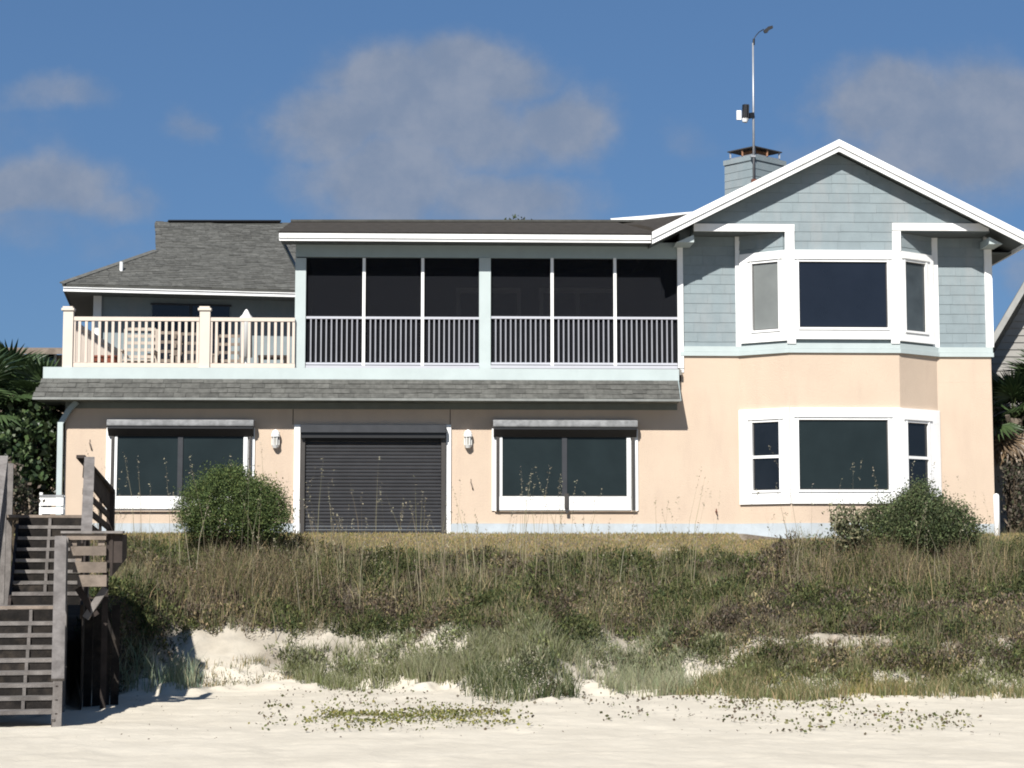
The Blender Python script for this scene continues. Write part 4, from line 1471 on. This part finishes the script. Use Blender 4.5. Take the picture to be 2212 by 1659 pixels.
def blades(base, h, w, lean, cols, var=.25, tipdark=1.0):
    """tapered bent blades at base (n,3)"""
    n = len(base)
    az = nr.uniform(0, 2 * np.pi, n)
    ld = np.stack([np.cos(az), np.sin(az), 0 * az], 1) * (lean * h)[:, None]
    az2 = nr.uniform(0, np.pi, n)
    wd = np.stack([np.cos(az2), np.sin(az2) * .5, 0 * az2], 1) * w[:, None] * .5
    up = np.zeros((n, 3)); up[:, 2] = h
    b = base
    mid = b + up * .55 + ld * .3
    tip = b + up * 1.0 + ld
    V = np.stack([b - wd, b + wd, mid - wd * .8, mid + wd * .8, tip], 1).reshape(-1, 3)
    k = np.arange(n)[:, None, None] * 5
    Fi = (np.array([[0, 1, 3], [0, 3, 2], [2, 3, 4]])[None] + k).reshape(-1, 3)
    c = palette(n, cols, var)
    C = np.repeat(c, 5, 0)
    return V, Fi, C


def leaves(pos, size, cols, var=.3, flat=.0, aspect=.5, up=.25):
    """diamond leaves, two triangles each, at pos"""
    n = len(pos)
    d = nr.normal(size=(n, 3)); d[:, 2] = d[:, 2] * (1 - flat) + up
    d /= np.linalg.norm(d, axis=1)[:, None]
    e = nr.normal(size=(n, 3))
    e -= (e * d).sum(1)[:, None] * d
    e /= np.linalg.norm(e, axis=1)[:, None]
    s = size[:, None] if hasattr(size, '__len__') else size
    a = pos; b = pos + d * s * .5 + e * s * aspect * .5; c = pos + d * s; f = pos + d * s * .5 - e * s * aspect * .5
    V = np.stack([a, b, c, f], 1).reshape(-1, 3)
    k = np.arange(n)[:, None, None] * 4
    Fi = (np.array([[0, 1, 2], [0, 2, 3]])[None] + k).reshape(-1, 3)
    return V, Fi, np.repeat(palette(n, cols, var), 4, 0)


def join(parts):
    V = []; Fi = []; C = []; o = 0
    for (v, f, c) in parts:
        V.append(v); Fi.append(f + o); C.append(c); o += len(v)
    return np.concatenate(V), np.concatenate(Fi), np.concatenate(C)


def on_ground(x, y, dz=-.02):
    return np.stack([x, y, ground_z(x, y) + dz], 1)


def clumpy(n, xr, yr, s=1.3, thr=.0, seed=0.0):
    """random points kept where a noise field is high: patches and gaps"""
    x = nr.uniform(*xr, n); y = nr.uniform(*yr, n)
    k = fbm(x + seed, y - seed, s, 3)
    keep = k > thr + nr.normal(0, .06, n)
    return x[keep], y[keep]


OL = (.105, .115, .042); DG = (.044, .064, .024); BR = (.115, .086, .055); GB = (.16, .13, .095); TN = (.34, .27, .15)
SG = (.29, .285, .18); LG = (.19, .205, .095); YG = (.22, .21, .07); GY_ = (.13, .118, .105)

XL, XR_ = -9.6, 13.0


def in_scrub(x, y):
    """lower boundary of the dark heath on the dune face"""
    e = beach_edge(x)
    lo = np.where(x < 0, e + 1.9, e + 1.9)
    lo = np.where(x > 3.5, e + .75, lo)
    return (y > lo + .5 * fbm(x, y * 0, .8, 3)) & (y < -2.0 + .15 * np.sin(x * 2))


# lawn between house and dune
x = nr.uniform(XL, XR_, 60000); y = nr.uniform(-2.25, -.02, 60000)
k = (x < bx[0] - .1) | (x > bx[3] + .1) | (y < YB - .05)
x, y = x[k], y[k]
h = nr.uniform(.03, .085, len(x))
lawn = tri_mesh('lawn', *blades(on_ground(x, y), h, nr.uniform(.012, .024, len(x)), nr.uniform(.1, .7, len(x)), [(.33, .25, .115), (.25, .215, .085), (.36, .275, .14), (.19, .19, .08)]), M['dry'])
tag(lawn, 'short olive and tan lawn strip along the foundation', 'lawn', kind='stuff')

def ground_at(u, v):
    r = ray(u, v)
    t = 15.0
    while t < 60:
        p = CAM + r * t
        if p.z <= float(ground_z(p.x, p.y)): return p
        t += .05
    return CAM + r * 38


SAND_GAPS = [(ground_at(u, v), rx, ry) for (u, v, rx, ry) in ((1345, 1408, .55, .45), (1640, 1408, .50, .35), (1860, 1404, .95, .50), (2160, 1395, .4, .35), (1780, 1385, .5, .3))]


def in_gap(x, y):
    return any(((x - g.x) / rx) ** 2 + ((y - g.y) / ry) ** 2 < 1 for g, rx, ry in SAND_GAPS)


# heath scrub hummocks
def hummock(cx, cy, rr0, hh, cols, dens=1.0, s0=.045, s1=.11, aspect=.30, up=1.1):
    n = int(dens * 230 * rr0 / .35)
    a = nr.uniform(0, 2 * np.pi, n); r = np.sqrt(nr.uniform(0, 1, n)) * rr0 * (1 + .25 * np.sin(3 * a + cx * 9))
    px = cx + r * np.cos(a); py = cy + r * np.sin(a) * .8
    top = hh * np.sqrt(np.clip(1 - (r / rr0) ** 2, 0.02, 1))
    pz = ground_z(px, py) + top * nr.uniform(.15, 1.1, n) + .01
    pz = pz + top * .25 * (vnoise(px * 7, py * 7) - .5)
    v_, f_, c_ = leaves(np.stack([px, py, pz], 1), nr.uniform(s0, s1, n), cols, .35, 0, aspect, up)
    return v_, f_, c_ * rng.uniform(.62, 1.35)


parts = []
N = 1650
x = nr.uniform(XL, XR_, N); y = nr.uniform(-9.5, -2.2, N)
k = in_scrub(x, y)
x, y = x[k], y[k]
lefty = ((x < -5.6) & (y < -6.8)) | ((x < -6.2) & (y < -4.4))
x, y = x[~lefty], y[~lefty]
for cx, cy in zip(x, y):
    rr0 = rng.uniform(.22, .48); hh = rng.uniform(.16, .34)
    if in_gap(cx, cy): continue
    if cy > -2.8: hh *= .75
    if (cx < -1.6 or cx > 6.4) and cy > -4.2: hh = rng.uniform(.32, .52)
    if 3.5 < cx < 11: hh *= 1.1
    t = vnoise(np.array([cx * .9 + 5]), np.array([cy * .9 + 9]))[0] + rng.uniform(-.22, .22)
    cols = [DG, OL, OL] if t < .42 else ([OL, BR, GB] if t < .6 else [BR, GB, (.10, .08, .06)])
    if t > .78: cols = [GB, TN, OL]
    if .42 < t < .5: cols = [(.15, .165, .06), OL, DG]
    parts.append(hummock(cx, cy, rr0, hh, cols))
V, Fi, C = join(parts)
scrub = tri_mesh('dune_scrub', V, Fi, C, M['leaf'])
tag(scrub, 'low olive and brown heath scrub covering the dune face', 'scrub', kind='stuff')
print('scrub tris', len(Fi))

# fine grass standing in the scrub
parts = []
for (u0, u1, n_) in ((330, 720, 3000), (1740, 2160, 2600)):
    xx = nr.normal(P((u0 + u1) / 2, 1160, -3.9).x, (u1 - u0) / 420, n_); yy = nr.normal(-4.1, .5, n_)
    hh_ = nr.uniform(.35, .85, n_) * (.5 + vnoise(xx * 2.2, yy * 2.2))
    parts.append(blades(on_ground(xx, yy), hh_, nr.uniform(.006, .014, n_), nr.uniform(.1, .6, n_), [TN, (.24, .20, .13), (.20, .15, .10), (.17, .15, .09), OL], .3))
    m_ = n_ * 5
    xx = nr.normal(P((u0 + u1) / 2, 1160, -3.9).x, (u1 - u0) / 420, m_); yy = nr.normal(-4.0, .45, m_)
    pz_ = on_ground(xx, yy); pz_[:, 2] += nr.uniform(0, .62, m_) * (.45 + vnoise(xx * 2.2, yy * 2.2))
    parts.append(leaves(pz_, nr.uniform(.03, .065, m_), [BR, GB, OL, (.16, .12, .08), OL], .35, 0, .3, 1.0))
x, y = clumpy(70000, (XL, XR_), (-8.5, -2.0), 1.1, -.02)
k = in_scrub(x, y); x, y = x[k], y[k]
k = ~(((x < -5.2) & (y < -6.2)) | ((x < -6.2) & (y < -4.4))); x, y = x[k], y[k]
k = np.array([not in_gap(a_, b_) for a_, b_ in zip(x, y)]); x, y = x[k], y[k]
n = len(x)
h = nr.uniform(.18, .48, n) * np.where(y > -3.0, .75, 1) * np.where(((x < -1.6) | (x > 6.4)) & (y > -4), 1.7, 1) * (.6 + .8 * vnoise(x * 1.7, y * 1.7))
parts.append(blades(on_ground(x, y), h, nr.uniform(.006, .015, n), nr.uniform(.05, .55, n), [TN, (.24, .20, .13), OL, (.15, .15, .08), (.21, .19, .12), (.13, .15, .07)], .3))
V, Fi, C = join(parts)
tag(tri_mesh('dry_grass', V, Fi, C, M['dry']), 'dry tan grass blades mixed through the dune scrub', 'grass', kind='stuff')

# grey green beach grass at the foot of the dune
parts = []


def tuft_zone(n, u0, u1, v0, v1, cols, h0, h1, w0=.008, w1=.018, thr=.0, seed=0, s=1.8):
    """tufts whose feet lie on the ground inside a patch given by two ground corners"""
    a = ground_at(u0, v1); b = ground_at(u1, v1); c = ground_at((u0 + u1) / 2, v0)
    mx_, my_ = (a[0] + b[0]) / 2, (a[1] + c[1]) / 2
    wx_, wy_ = (b[0] - a[0]) / 2, abs(c[1] - a[1]) / 2
    x, y = clumpy(int(n * 1.9), (mx_ - wx_ * 1.25, mx_ + wx_ * 1.25), (my_ - wy_ * 1.3, my_ + wy_ * 1.3), s, thr, seed)
    q = ((x - mx_) / wx_) ** 4 + ((y - my_) / wy_) ** 2 + 1.6 * fbm(x + 3, y, 1.5, 4)
    k = q < .9 + nr.normal(0, .15, len(x))
    x, y = x[k], y[k]
    m = len(x)
    t = vnoise(x * 2.3, y * 2.3)
    h = nr.uniform(h0, h1, m) * (.6 + .8 * t)
    parts.append(blades(on_ground(x, y), h, nr.uniform(w0, w1, m), nr.uniform(.1, .65, m), cols, .25))


tuft_zone(9000, 860, 1260, 1375, 1490, [SG, LG, (.24, .24, .14)], .18, .42, thr=-.06, seed=3)
tuft_zone(5000, 600, 900, 1400, 1478, [LG, SG, OL], .12, .34, thr=-.02, seed=5)
tuft_zone(2600, 1000, 1260, 1420, 1520, [DG, OL, SG, (.12, .14, .07)], .20, .46, thr=-.04, seed=8)
tuft_zone(5500, 1260, 1520, 1400, 1500, [SG, (.25, .28, .16), SG], .15, .40, thr=.02, seed=9)
tuft_zone(22000, 1480, 2280, 1395, 1512, [OL, (.17, .17, .075), LG, TN], .10, .28, thr=-.03, seed=12)
tuft_zone(900, 230, 420, 1430, 1488, [(.26, .31, .21), SG, (.19, .26, .17)], .20, .60, thr=.0, seed=15)
tuft_zone(1500, 400, 660, 1420, 1478, [OL, TN], .08, .22, thr=.05, seed=18)
tuft_zone(3500, 1560, 1800, 1290, 1380, [GY_, (.10, .09, .085)], .10, .24, w0=.004, w1=.010, thr=-.05, seed=21)
tuft_zone(2500, 1830, 1990, 1470, 1510, [YG, (.30, .24, .09), TN], .10, .25, thr=-.05, seed=27)
V, Fi, C = join(parts)
tag(tri_mesh('beach_grass', V, Fi, C, M['leaf']), 'grey green beach grass tufts at the foot of the dune', 'grass', kind='stuff')

# leafy clumps among the beach grass
parts = []
for (u, v, r, h, cols, k) in ((1150, 1490, .42, .50, [DG, OL, (.08, .10, .05)], 2.2), (1090, 1500, .32, .36, [DG, OL], 2), (1205, 1505, .3, .30, [DG, BR], 1.8), (1000, 1440, .4, .34, [OL, SG, DG], 1.2),
                              (930, 1440, .3, .30, [SG, OL], 1.0), (1480, 1400, .5, .34, [DG, OL, DG], 2), (1560, 1415, .5, .34, [DG, OL, (.07, .085, .04)], 2), (1420, 1370, .5, .34, [DG, OL], 2), (1640, 1420, .42, .25, [OL, DG], 1.5),
                              (1640, 1345, .55, .30, [GY_, (.10, .09, .085), BR], 2), (1720, 1360, .5, .26, [GY_, GB], 1.6), (2030, 1380, .5, .34, [DG, (.09, .10, .06)], 1.6), (2090, 1400, .5, .34, [DG, OL], 1.6), (2140, 1440, .4, .28, [OL, LG], 1.4),
                              (630, 1420, .22, .34, [BR, OL], .8), (690, 1430, .18, .40, [BR, GB], .6), (840, 1465, .3, .20, [LG, OL], 1), (760, 1462, .25, .16, [LG, OL], .8), (1190, 1385, .5, .3, [LG, OL], 1.4),
                              (1860, 1490, .25, .2, [YG, (.30, .24, .09)], 1.2), (1940, 1488, .3, .22, [YG, LG], 1.2), (1330, 1440, .25, .32, [SG, OL], .9)):
    p = ground_at(u, v)
    for q in range(3):
        parts.append(hummock(p.x + rng.uniform(-.6, .6) * r, p.y + rng.uniform(-.2, .5) * r, r * rng.uniform(.55, 1), h * rng.uniform(.6, 1.1), cols, k * .6, .03, .07, .35))
for k in range(95):                             # soft grey green herbs along the dune foot
    u = rng.uniform(620, 1560); v = rng.uniform(1385, 1470) if u > 860 else rng.uniform(1425, 1470)
    if 1290 < u < 1400 and v < 1430: continue
    p = ground_at(u, v)
    parts.append(hummock(p.x, p.y, rng.uniform(.18, .36), rng.uniform(.14, .30), rng.choice(([SG, LG], [SG, (.25, .28, .16)], [LG, OL], [SG, OL, LG])), rng.uniform(.5, 1.1), .05, .12, .22, 2.0))
for (u, v) in ((270, 1300), (300, 1320), (250, 1330), (320, 1345), (280, 1350), (230, 1360), (300, 1385), (260, 1400), (220, 1420), (330, 1380), (240, 1440), (290, 1430), (210, 1380), (345, 1350), (200, 1460)):
    p = ground_at(u, v)
    parts.append(hummock(p.x, p.y, rng.uniform(.25, .45), rng.uniform(.14, .30), rng.choice(([DG, OL], [BR, DG], [DG, (.07, .06, .045)])), 1.6, .04, .09, .3, 1.0))
for k in range(60):
    u = rng.uniform(1560, 2230); v = rng.uniform(1420, 1500)
    p = ground_at(u, v)
    if in_gap(p.x, p.y): continue
    parts.append(hummock(p.x, p.y, rng.uniform(.18, .36), rng.uniform(.12, .28), rng.choice(([OL, LG], [(.20, .19, .09), OL], [YG, TN, OL], [SG, OL, LG])), rng.uniform(.5, 1.1), .05, .12, .22, 2.0))
V, Fi, C = join(parts)
tag(tri_mesh('green_clumps', V, Fi, C, M['leaf']), 'leafy green and brown clumps among the beach grass', 'ground cover', kind='stuff')

# creeping beach vine leaves on the sand
parts = []


def vine(n, u0, u1, v0, v1, cols, s0=.03, s1=.07, thr=.03, seed=0):
    a = ground_at(u0, v1); b = ground_at(u1, v1); c = ground_at((u0 + u1) / 2, v0)
    x, y = clumpy(n, (a[0], b[0]), (a[1], c[1]), 2.6, thr, seed)
    p = on_ground(x, y, .01)
    p[:, 2] += nr.uniform(0, .05, len(x))
    parts.append(leaves(p, nr.uniform(s0, s1, len(x)), cols, .3, .3, .8))


vine(3600, 650, 1110, 1538, 1568, [YG, (.17, .18, .055), OL, (.26, .24, .07)], .025, .055, seed=2, thr=-.02)
vine(1300, 610, 1080, 1525, 1585, [YG, (.15, .17, .055), OL, BR], .02, .05, seed=3, thr=.04)
vine(700, 500, 1180, 1520, 1590, [OL, BR, YG], seed=4, thr=.05)
vine(1900, 1640, 2230, 1512, 1590, [OL, (.20, .19, .10), YG, BR], seed=6, thr=.06)
vine(900, 1300, 1700, 1500, 1560, [OL, BR, GB], seed=7, thr=.10)
vine(900, 560, 1300, 1480, 1530, [OL, BR, GB], seed=9, thr=.12)
for (n_, wd, sz) in ((2600, .10, .05), (1200, .35, .06)):      # litter along the foot of the dune
    xx = nr.uniform(-5.2, 11.5, n_)
    k_ = vnoise(xx * .9, xx * 0 + 4.0) > .35
    xx = xx[k_]
    yy = beach_edge(xx) + 1.1 * fbm(xx, xx * 0 + 3.3, 0.9, 3) + nr.normal(.05, wd, len(xx))
    parts.append(leaves(on_ground(xx, yy, .01), nr.uniform(.02, sz, len(xx)), [BR, GB, OL, (.10, .08, .06)], .3, .3, .4))
n_ = 500
xx = nr.uniform(-5.0, 9, n_); yy = nr.uniform(-17, -8, n_)
parts.append(leaves(on_ground(xx, yy, .005), nr.uniform(.015, .04, n_), [BR, GB, (.10, .08, .06)], .3, .5, .4))
V, Fi, C = join(parts)
tag(tri_mesh('beach_vine', V, Fi, C, M['leaf']), 'yellow green creeping beach vine scattered on the white sand', 'ground cover', kind='stuff')

# sea oats: tall thin stalks with drooping seed heads
parts = []
n = 460
x = nr.uniform(-7.0, 11.0, n); y = nr.uniform(-4.8, -2.3, n)
keep = (nr.random(n) < np.where(x < 3.2, .95, .4))
x, y = x[keep], y[keep]; n = len(x)
h = nr.gamma(4.0, .26, n) + .25
h = np.clip(h, .4, 2.15)
tl = nr.random(n) < .12
h = np.where(tl, nr.uniform(1.5, 2.5, n), h)
base = on_ground(x, y)
parts.append(blades(base, h, nr.uniform(.008, .015, n), nr.uniform(.02, .30, n), [(.34, .30, .21), (.26, .23, .15), (.18, .16, .10)], .2))
# seed heads near the tips of the taller ones
V0 = parts[0][0].reshape(-1, 5, 3)
tips = V0[:, 4]; mids = (V0[:, 2] + V0[:, 3]) / 2
tall = h > 1.0
hp = []
for t_, m_ in zip(tips[tall], mids[tall]):
    kk = 14
    f = nr.uniform(.55, 1.02, kk)[:, None]
    hp.append(m_ + (t_ - m_) * f + nr.normal(0, .010, (kk, 3)))
parts.append(leaves(np.concatenate(hp), nr.uniform(.02, .05, sum(len(a) for a in hp)), [(.40, .36, .26), (.30, .27, .19)], .2, 0, .45))
V, Fi, C = join(parts)
tag(tri_mesh('sea_oats', V, Fi, C, M['dry']), 'tall thin sea oat stalks standing in front of the peach wall', 'grass', kind='stuff')


# ---- shrubs
def shrub(name, lumps, nleaf, size, cols, label, cat='shrub', group=None, mat='leaf', inner=None, aspect=.45, jag=.12):
    """lumps: (x, y, z, rx, ry, rz); leafy shells with gaps, woody stems inside"""
    cx = lumps[0][0]; cy = lumps[0][1]
    zb_ = float(ground_z(cx, cy))
    o = empty(name, (cx, cy, zb_), label, cat, group)
    tot = sum(l[3] * l[5] for l in lumps)
    parts = []
    for (lx, ly, lz, rx, ry, rz) in lumps:
        n = int(nleaf * rx * rz / tot)
        # sprays: cluster centres spread through the shell, leaves round each
        nc = max(12, n // 22)
        d = nr.normal(size=(nc, 3)); d /= np.linalg.norm(d, axis=1)[:, None]
        d[:, 2] = np.where(d[:, 2] < -.8, -d[:, 2], d[:, 2])
        r = nr.uniform(.55, 1.0, nc) ** .6 * (1 + nr.normal(0, jag, nc))
        cpos = np.array([lx, ly, lz]) + d * r[:, None] * np.array([rx, ry, rz])
        idx = nr.integers(0, nc, n)
        sp = .075
        p = cpos[idx] + nr.normal(0, sp, (n, 3)) * np.array([1, 1, 1.25])
        v_, f_, c_ = leaves(p, nr.uniform(size * .6, size * 1.3, n), cols, .3, 0, aspect)
        cc_ = (1 + nr.uniform(-.3, .3, nc))[idx]
        c_ = c_ * np.repeat(cc_, 4)[:, None]
        parts.append((v_, f_, c_))
    V, Fi, C = join(parts)
    fo = tri_mesh('foliage', V, Fi, C, M[mat], o)
    fo['kind'] = 'stuff'
    m = MB()
    for (lx, ly, lz, rx, ry, rz) in lumps:
        for k in range(7):
            a = rng.uniform(0, 6.28); q = rng.uniform(.3, .8)
            m.tube([(cx + rng.uniform(-.1, .1), cy, zb_ - .05), (cx + (lx - cx) * .6, ly, zb_ + (lz - zb_) * .6), (lx + math.cos(a) * rx * q, ly + math.sin(a) * ry * q, lz + rz * rng.uniform(.1, .8))], [.03, .018, .006], 5)
    m.build('stem', M['stem'], o)
    return o


def L(u, v, Y, ru, rv, ry):
    p = P(u, v, Y); s = (Y - CAM.y) / F
    return (p.x, p.y, p.z, ru * s, ry, rv * s)


shrub('shrub', [L(485, 1095, -2.9, 95, 80, .75), L(558, 1105, -3.0, 66, 68, .6), L(432, 1110, -3.0, 50, 58, .5), L(588, 1118, -3.1, 40, 46, .5), L(500, 1062, -2.9, 58, 50, .5), L(500, 1125, -3.0, 105, 38, .6)], 52000, .046,
      [(.075, .115, .040), (.115, .155, .052), (.15, .185, .06), (.055, .082, .03)], 'round dense green shrub in front of the left shuttered window', mat='leaf', jag=.06)
shrub('shrub', [L(1985, 1132, -3.0, 92, 70, .8), L(2058, 1142, -3.0, 62, 46, .6), L(1905, 1145, -3.1, 66, 46, .6), L(1988, 1095, -2.9, 44, 42, .4), L(1985, 1155, -3.1, 125, 28, .6)], 36000, .055,
      [(.075, .105, .045), (.11, .14, .056), (.13, .145, .07), (.06, .075, .038)], 'dark green shrub below the right bay window near the house corner', mat='leaf', jag=.14)
shrub('shrub', [L(1838, 1132, -3.3, 38, 36, .35), L(1825, 1155, -3.3, 28, 30, .3)], 1500, .085,
      [(.20, .20, .12), (.13, .15, .08), (.24, .22, .13)], 'small pale leaved bush at the left foot of the dark shrub', mat='leaf', jag=.2)
shrub('shrub', [L(578, 1072, -2.5, 30, 26, .3)], 650, .06, [(.30, .29, .10), (.26, .22, .08), (.14, .16, .06)],
      'small yellow leaved bush peeking out right of the round green shrub', jag=.2)
shrub('shrub', [L(1965, 1105, -2.2, 35, 36, .3)], 600, .07, [(.07, .09, .04), (.05, .07, .03)], 'upright leafy sprig rising from the middle of the right shrub')

# ---- fan palms
def fan_mesh(name, nseg=24, R=.85, pet=.8, cols=None):
    V = []; Fi = []; C = []
    base = np.array([0, 0, 0.0])
    cols = cols or [(.050, .085, .030), (.075, .12, .045)]
    # petiole
    w = .018
    def addtri(pts, c):
        b = len(V)
        V.extend(pts)
        C.extend([c] * len(pts))
        return b
    c = (.10, .13, .05)
    b = addtri([(-w, 0, 0), (w, 0, 0), (w * .6, pet, .10), (-w * .6, pet, .10)], c)
    Fi.extend([(b, b + 1, b + 2), (b, b + 2, b + 3)])
    for k in range(nseg):
        t = (k + .5) / nseg
        a = math.radians(-125 + 250 * t)
        L_ = R * (0.78 + .22 * math.cos(a * .8)) * rng.uniform(.92, 1.06)
        dx_, dy_ = math.sin(a), math.cos(a)
        fold = .03 if k % 2 else -.0
        c = cols[rng.randrange(len(cols))]
        wa = math.radians(250 / nseg / 2)
        m_ = .52
        def pt(r, aa, z): return (r * math.sin(aa), pet + r * math.cos(aa), .10 + z)
        droop = -.22 * L_
        b = addtri([pt(0, 0, 0), pt(L_ * m_, a - wa, .05 + fold - .05), pt(L_ * m_, a + wa, .05 - fold - .05), pt(L_ * m_, a, .03)], c)
        Fi.extend([(b, b + 1, b + 3), (b, b + 3, b + 2)])
        b2 = addtri([pt(L_, a + rng.uniform(-.03, .03), droop)], c)
        Fi.extend([(b + 1, b2, b + 3), (b + 3, b2, b + 2)])
    return np.array(V), np.array(Fi), np.array(C)


def make_frond_mesh(cols):
    V, Fi, C = fan_mesh('frond', cols=cols)
    o = tri_mesh('frond', V, Fi, C * .72, M['leaf_glossy'])
    me = o.data
    bpy.data.objects.remove(o)
    return me


fr_green = [make_frond_mesh(None) for _ in range(3)]
fr_dead = [make_frond_mesh([(.24, .165, .095), (.30, .21, .13), (.18, .13, .085)]) for _ in range(2)]


def palm(x, y, zg, zt, label, nfr=26, scale=1.0, ndead=8, group='fan palms beside the houses', trunk_r=.17):
    o = empty('fan_palm', (x, y, zg), label, 'palm tree', group)
    m = MB()
    n = 14
    pts = [(x + .04 * math.sin(k), y, zg - .2 + (zt - zg + .2) * k / n) for k in range(n + 1)]
    m.tube(pts, [trunk_r * (1.05 + .12 * (k % 2)) for k in range(n + 1)], 10)
    m.build('trunk', M['trunk'], o)
    # boots: cut leaf bases criss-crossing the trunk
    nb = int((zt - zg) / .16)
    for k in range(nb):
        for j in range(3):
            a = j * 2.09 + k * .9
            z = zg + .1 + k * .16
            p = Vector((x + math.cos(a) * trunk_r * .95, y + math.sin(a) * trunk_r * .95, z))
            q = p + Vector((math.cos(a) * .10, math.sin(a) * .10, .17))
            MB().bar(p, q, .10, .035, up=(math.cos(a), math.sin(a), 0)).build('leaf_boot', M['trunk'], o)
    for k in range(nfr + ndead):
        dead = k >= nfr
        f = bpy.data.objects.new('dead_frond' if dead else 'frond', (fr_dead if dead else fr_green)[k % 2])
        COL.objects.link(f)
        f.parent = o
        az = k * 2.39996 + rng.uniform(-.2, .2)
        el = math.radians(-62 + rng.uniform(-12, 12)) if dead else math.radians(80 - 105 * ((k + .5) / nfr) + rng.uniform(-8, 8))
        f.rotation_euler = Matrix.Rotation(az, 3, 'Z').to_4x4().to_3x3().__matmul__(Matrix.Rotation(el, 3, 'X')).to_euler()
        s = scale * rng.uniform(.85, 1.12)
        f.scale = (s, s, s)
        f.location = (0, 0, zt - zg)
    return o


def palm_px(u, v, Y, label, **kw):
    p = P(u, v, Y)
    return palm(p.x, p.y, 2.75, p.z, label, **kw)


palm_px(92, 893, 1.5, 'fan palm nearest to the left end of the deck, fronds rising beside the corner post', nfr=24, scale=.85, ndead=9)
palm_px(22, 868, 3.0, 'fan palm at the left edge of the picture with hanging brown fronds', nfr=26, scale=.92)
palm_px(-60, 900, 1.0, 'fan palm cut off by the left edge of the picture', nfr=24, scale=1.1)
palm_px(2188, 905, 2.6, 'fan palm between the right house corner and the grey neighbouring house', nfr=24, scale=.85, ndead=9)
palm_px(2260, 870, 3.0, 'fan palm cut off by the right edge of the picture', nfr=22, scale=.9, ndead=6)

# sea grape thicket below the palms, left
shrub('sea_grape', [L(60, 990, .6, 75, 110, .8), L(110, 1010, 1.2, 45, 90, .6), L(0, 1010, .2, 70, 90, .7), L(95, 930, 1.6, 55, 60, .6)], 5200, .15,
      [(.040, .070, .028), (.06, .095, .035), (.09, .13, .05), (.03, .045, .022)], 'dark broad leaved sea grape thicket between the palms and the left wall', 'shrub', mat='leaf_glossy', aspect=.85)
shrub('shrub', [L(2190, 1060, 1.8, 30, 70, .5), L(2225, 1090, 1.6, 40, 60, .5)], 1300, .09,
      [(.11, .095, .075), (.07, .08, .045), (.16, .135, .105)], 'dull brown leafy bush below the right fan palm', mat='leaf', aspect=.6)
shrub('shrub', [L(30, 1085, -3.5, 45, 35, .5), L(8, 1050, -3.6, 30, 50, .5)], 900, .10,
      [(.20, .165, .13), (.13, .11, .085), (.09, .10, .06)], 'brown withered bush behind the top of the wooden stairs', mat='leaf', aspect=.7)
# treetop peeking over the porch roof
tt = shrub('tree', [L(1112, 492, 14.0, 22, 18, .4), L(1125, 500, 14, 30, 20, .4)], 260, .12, [(.06, .08, .035)], 'tiny dark treetop peeking over the porch roof ridge', 'tree')
p = P(1115, 500, 14.0)
MB().tube([(p.x, 14, 2.7), (p.x, 14, p.z)], [.2, .06], 8).build('trunk', M['trunk'], tt)

# rocks and debris below the stairs, and at the right corner
def rock(x, y, r, label, seed, flat=.6, mat=None, z=None):
    rg = random.Random(seed)
    bm = bmesh.new()
    bmesh.ops.create_icosphere(bm, subdivisions=2, radius=r)
    for v in bm.verts:
        k = 1 + .22 * math.sin(v.co.x * 9 / r * .3 + seed) + rg.uniform(-.12, .12)
        v.co = Vector((v.co.x * k, v.co.y * k, v.co.z * k * flat))
    me = bpy.data.meshes.new('rock')
    bm.to_mesh(me); bm.free()
    me.materials.append(mat or ROCK)
    o = bpy.data.objects.new('rock', me)
    o.location = (x, y, (float(ground_z(x, y)) if z is None else z) + r * flat * .5)
    COL.objects.link(o)
    o['kind'] = 'thing'
    tag(o, label, 'rock', 'rocks on the dune')
    return o


ROCK = material('pale_coquina_rock', (.40, .34, .27), .95, .25, 5.0, .6, 25, per_obj=.2)
rk = [(30, 1395, .16, 'pale block seen between the lower treads at the far left'), (80, 1400, .15, 'pale block behind the middle of the lower treads'),
      (95, 1450, .13, 'pale block behind the lower treads near the right handrail'), (60, 1235, .22, 'tan rock seen through the upper treads'),
      (40, 1275, .18, 'tan rock below the left end of the landing'), (1635, 1405, .12, 'white rock in the gap at the right of the dune, leftmost'),
      (1905, 1402, .18, 'biggest white rock in the sandy gap right of the dune'), (1800, 1385, .13, 'small white rock in the sandy gap, middle'),
      (1700, 1395, .10, 'small white rock on the sandy ledge below the grey twigs')]
for i, (u, v, r, lab) in enumerate(rk):
    p = ground_at(u, v)
    rock(p.x, p.y, r, lab, i)

scene.cycles.filter_width = 1.9
print('objects', len(bpy.data.objects))
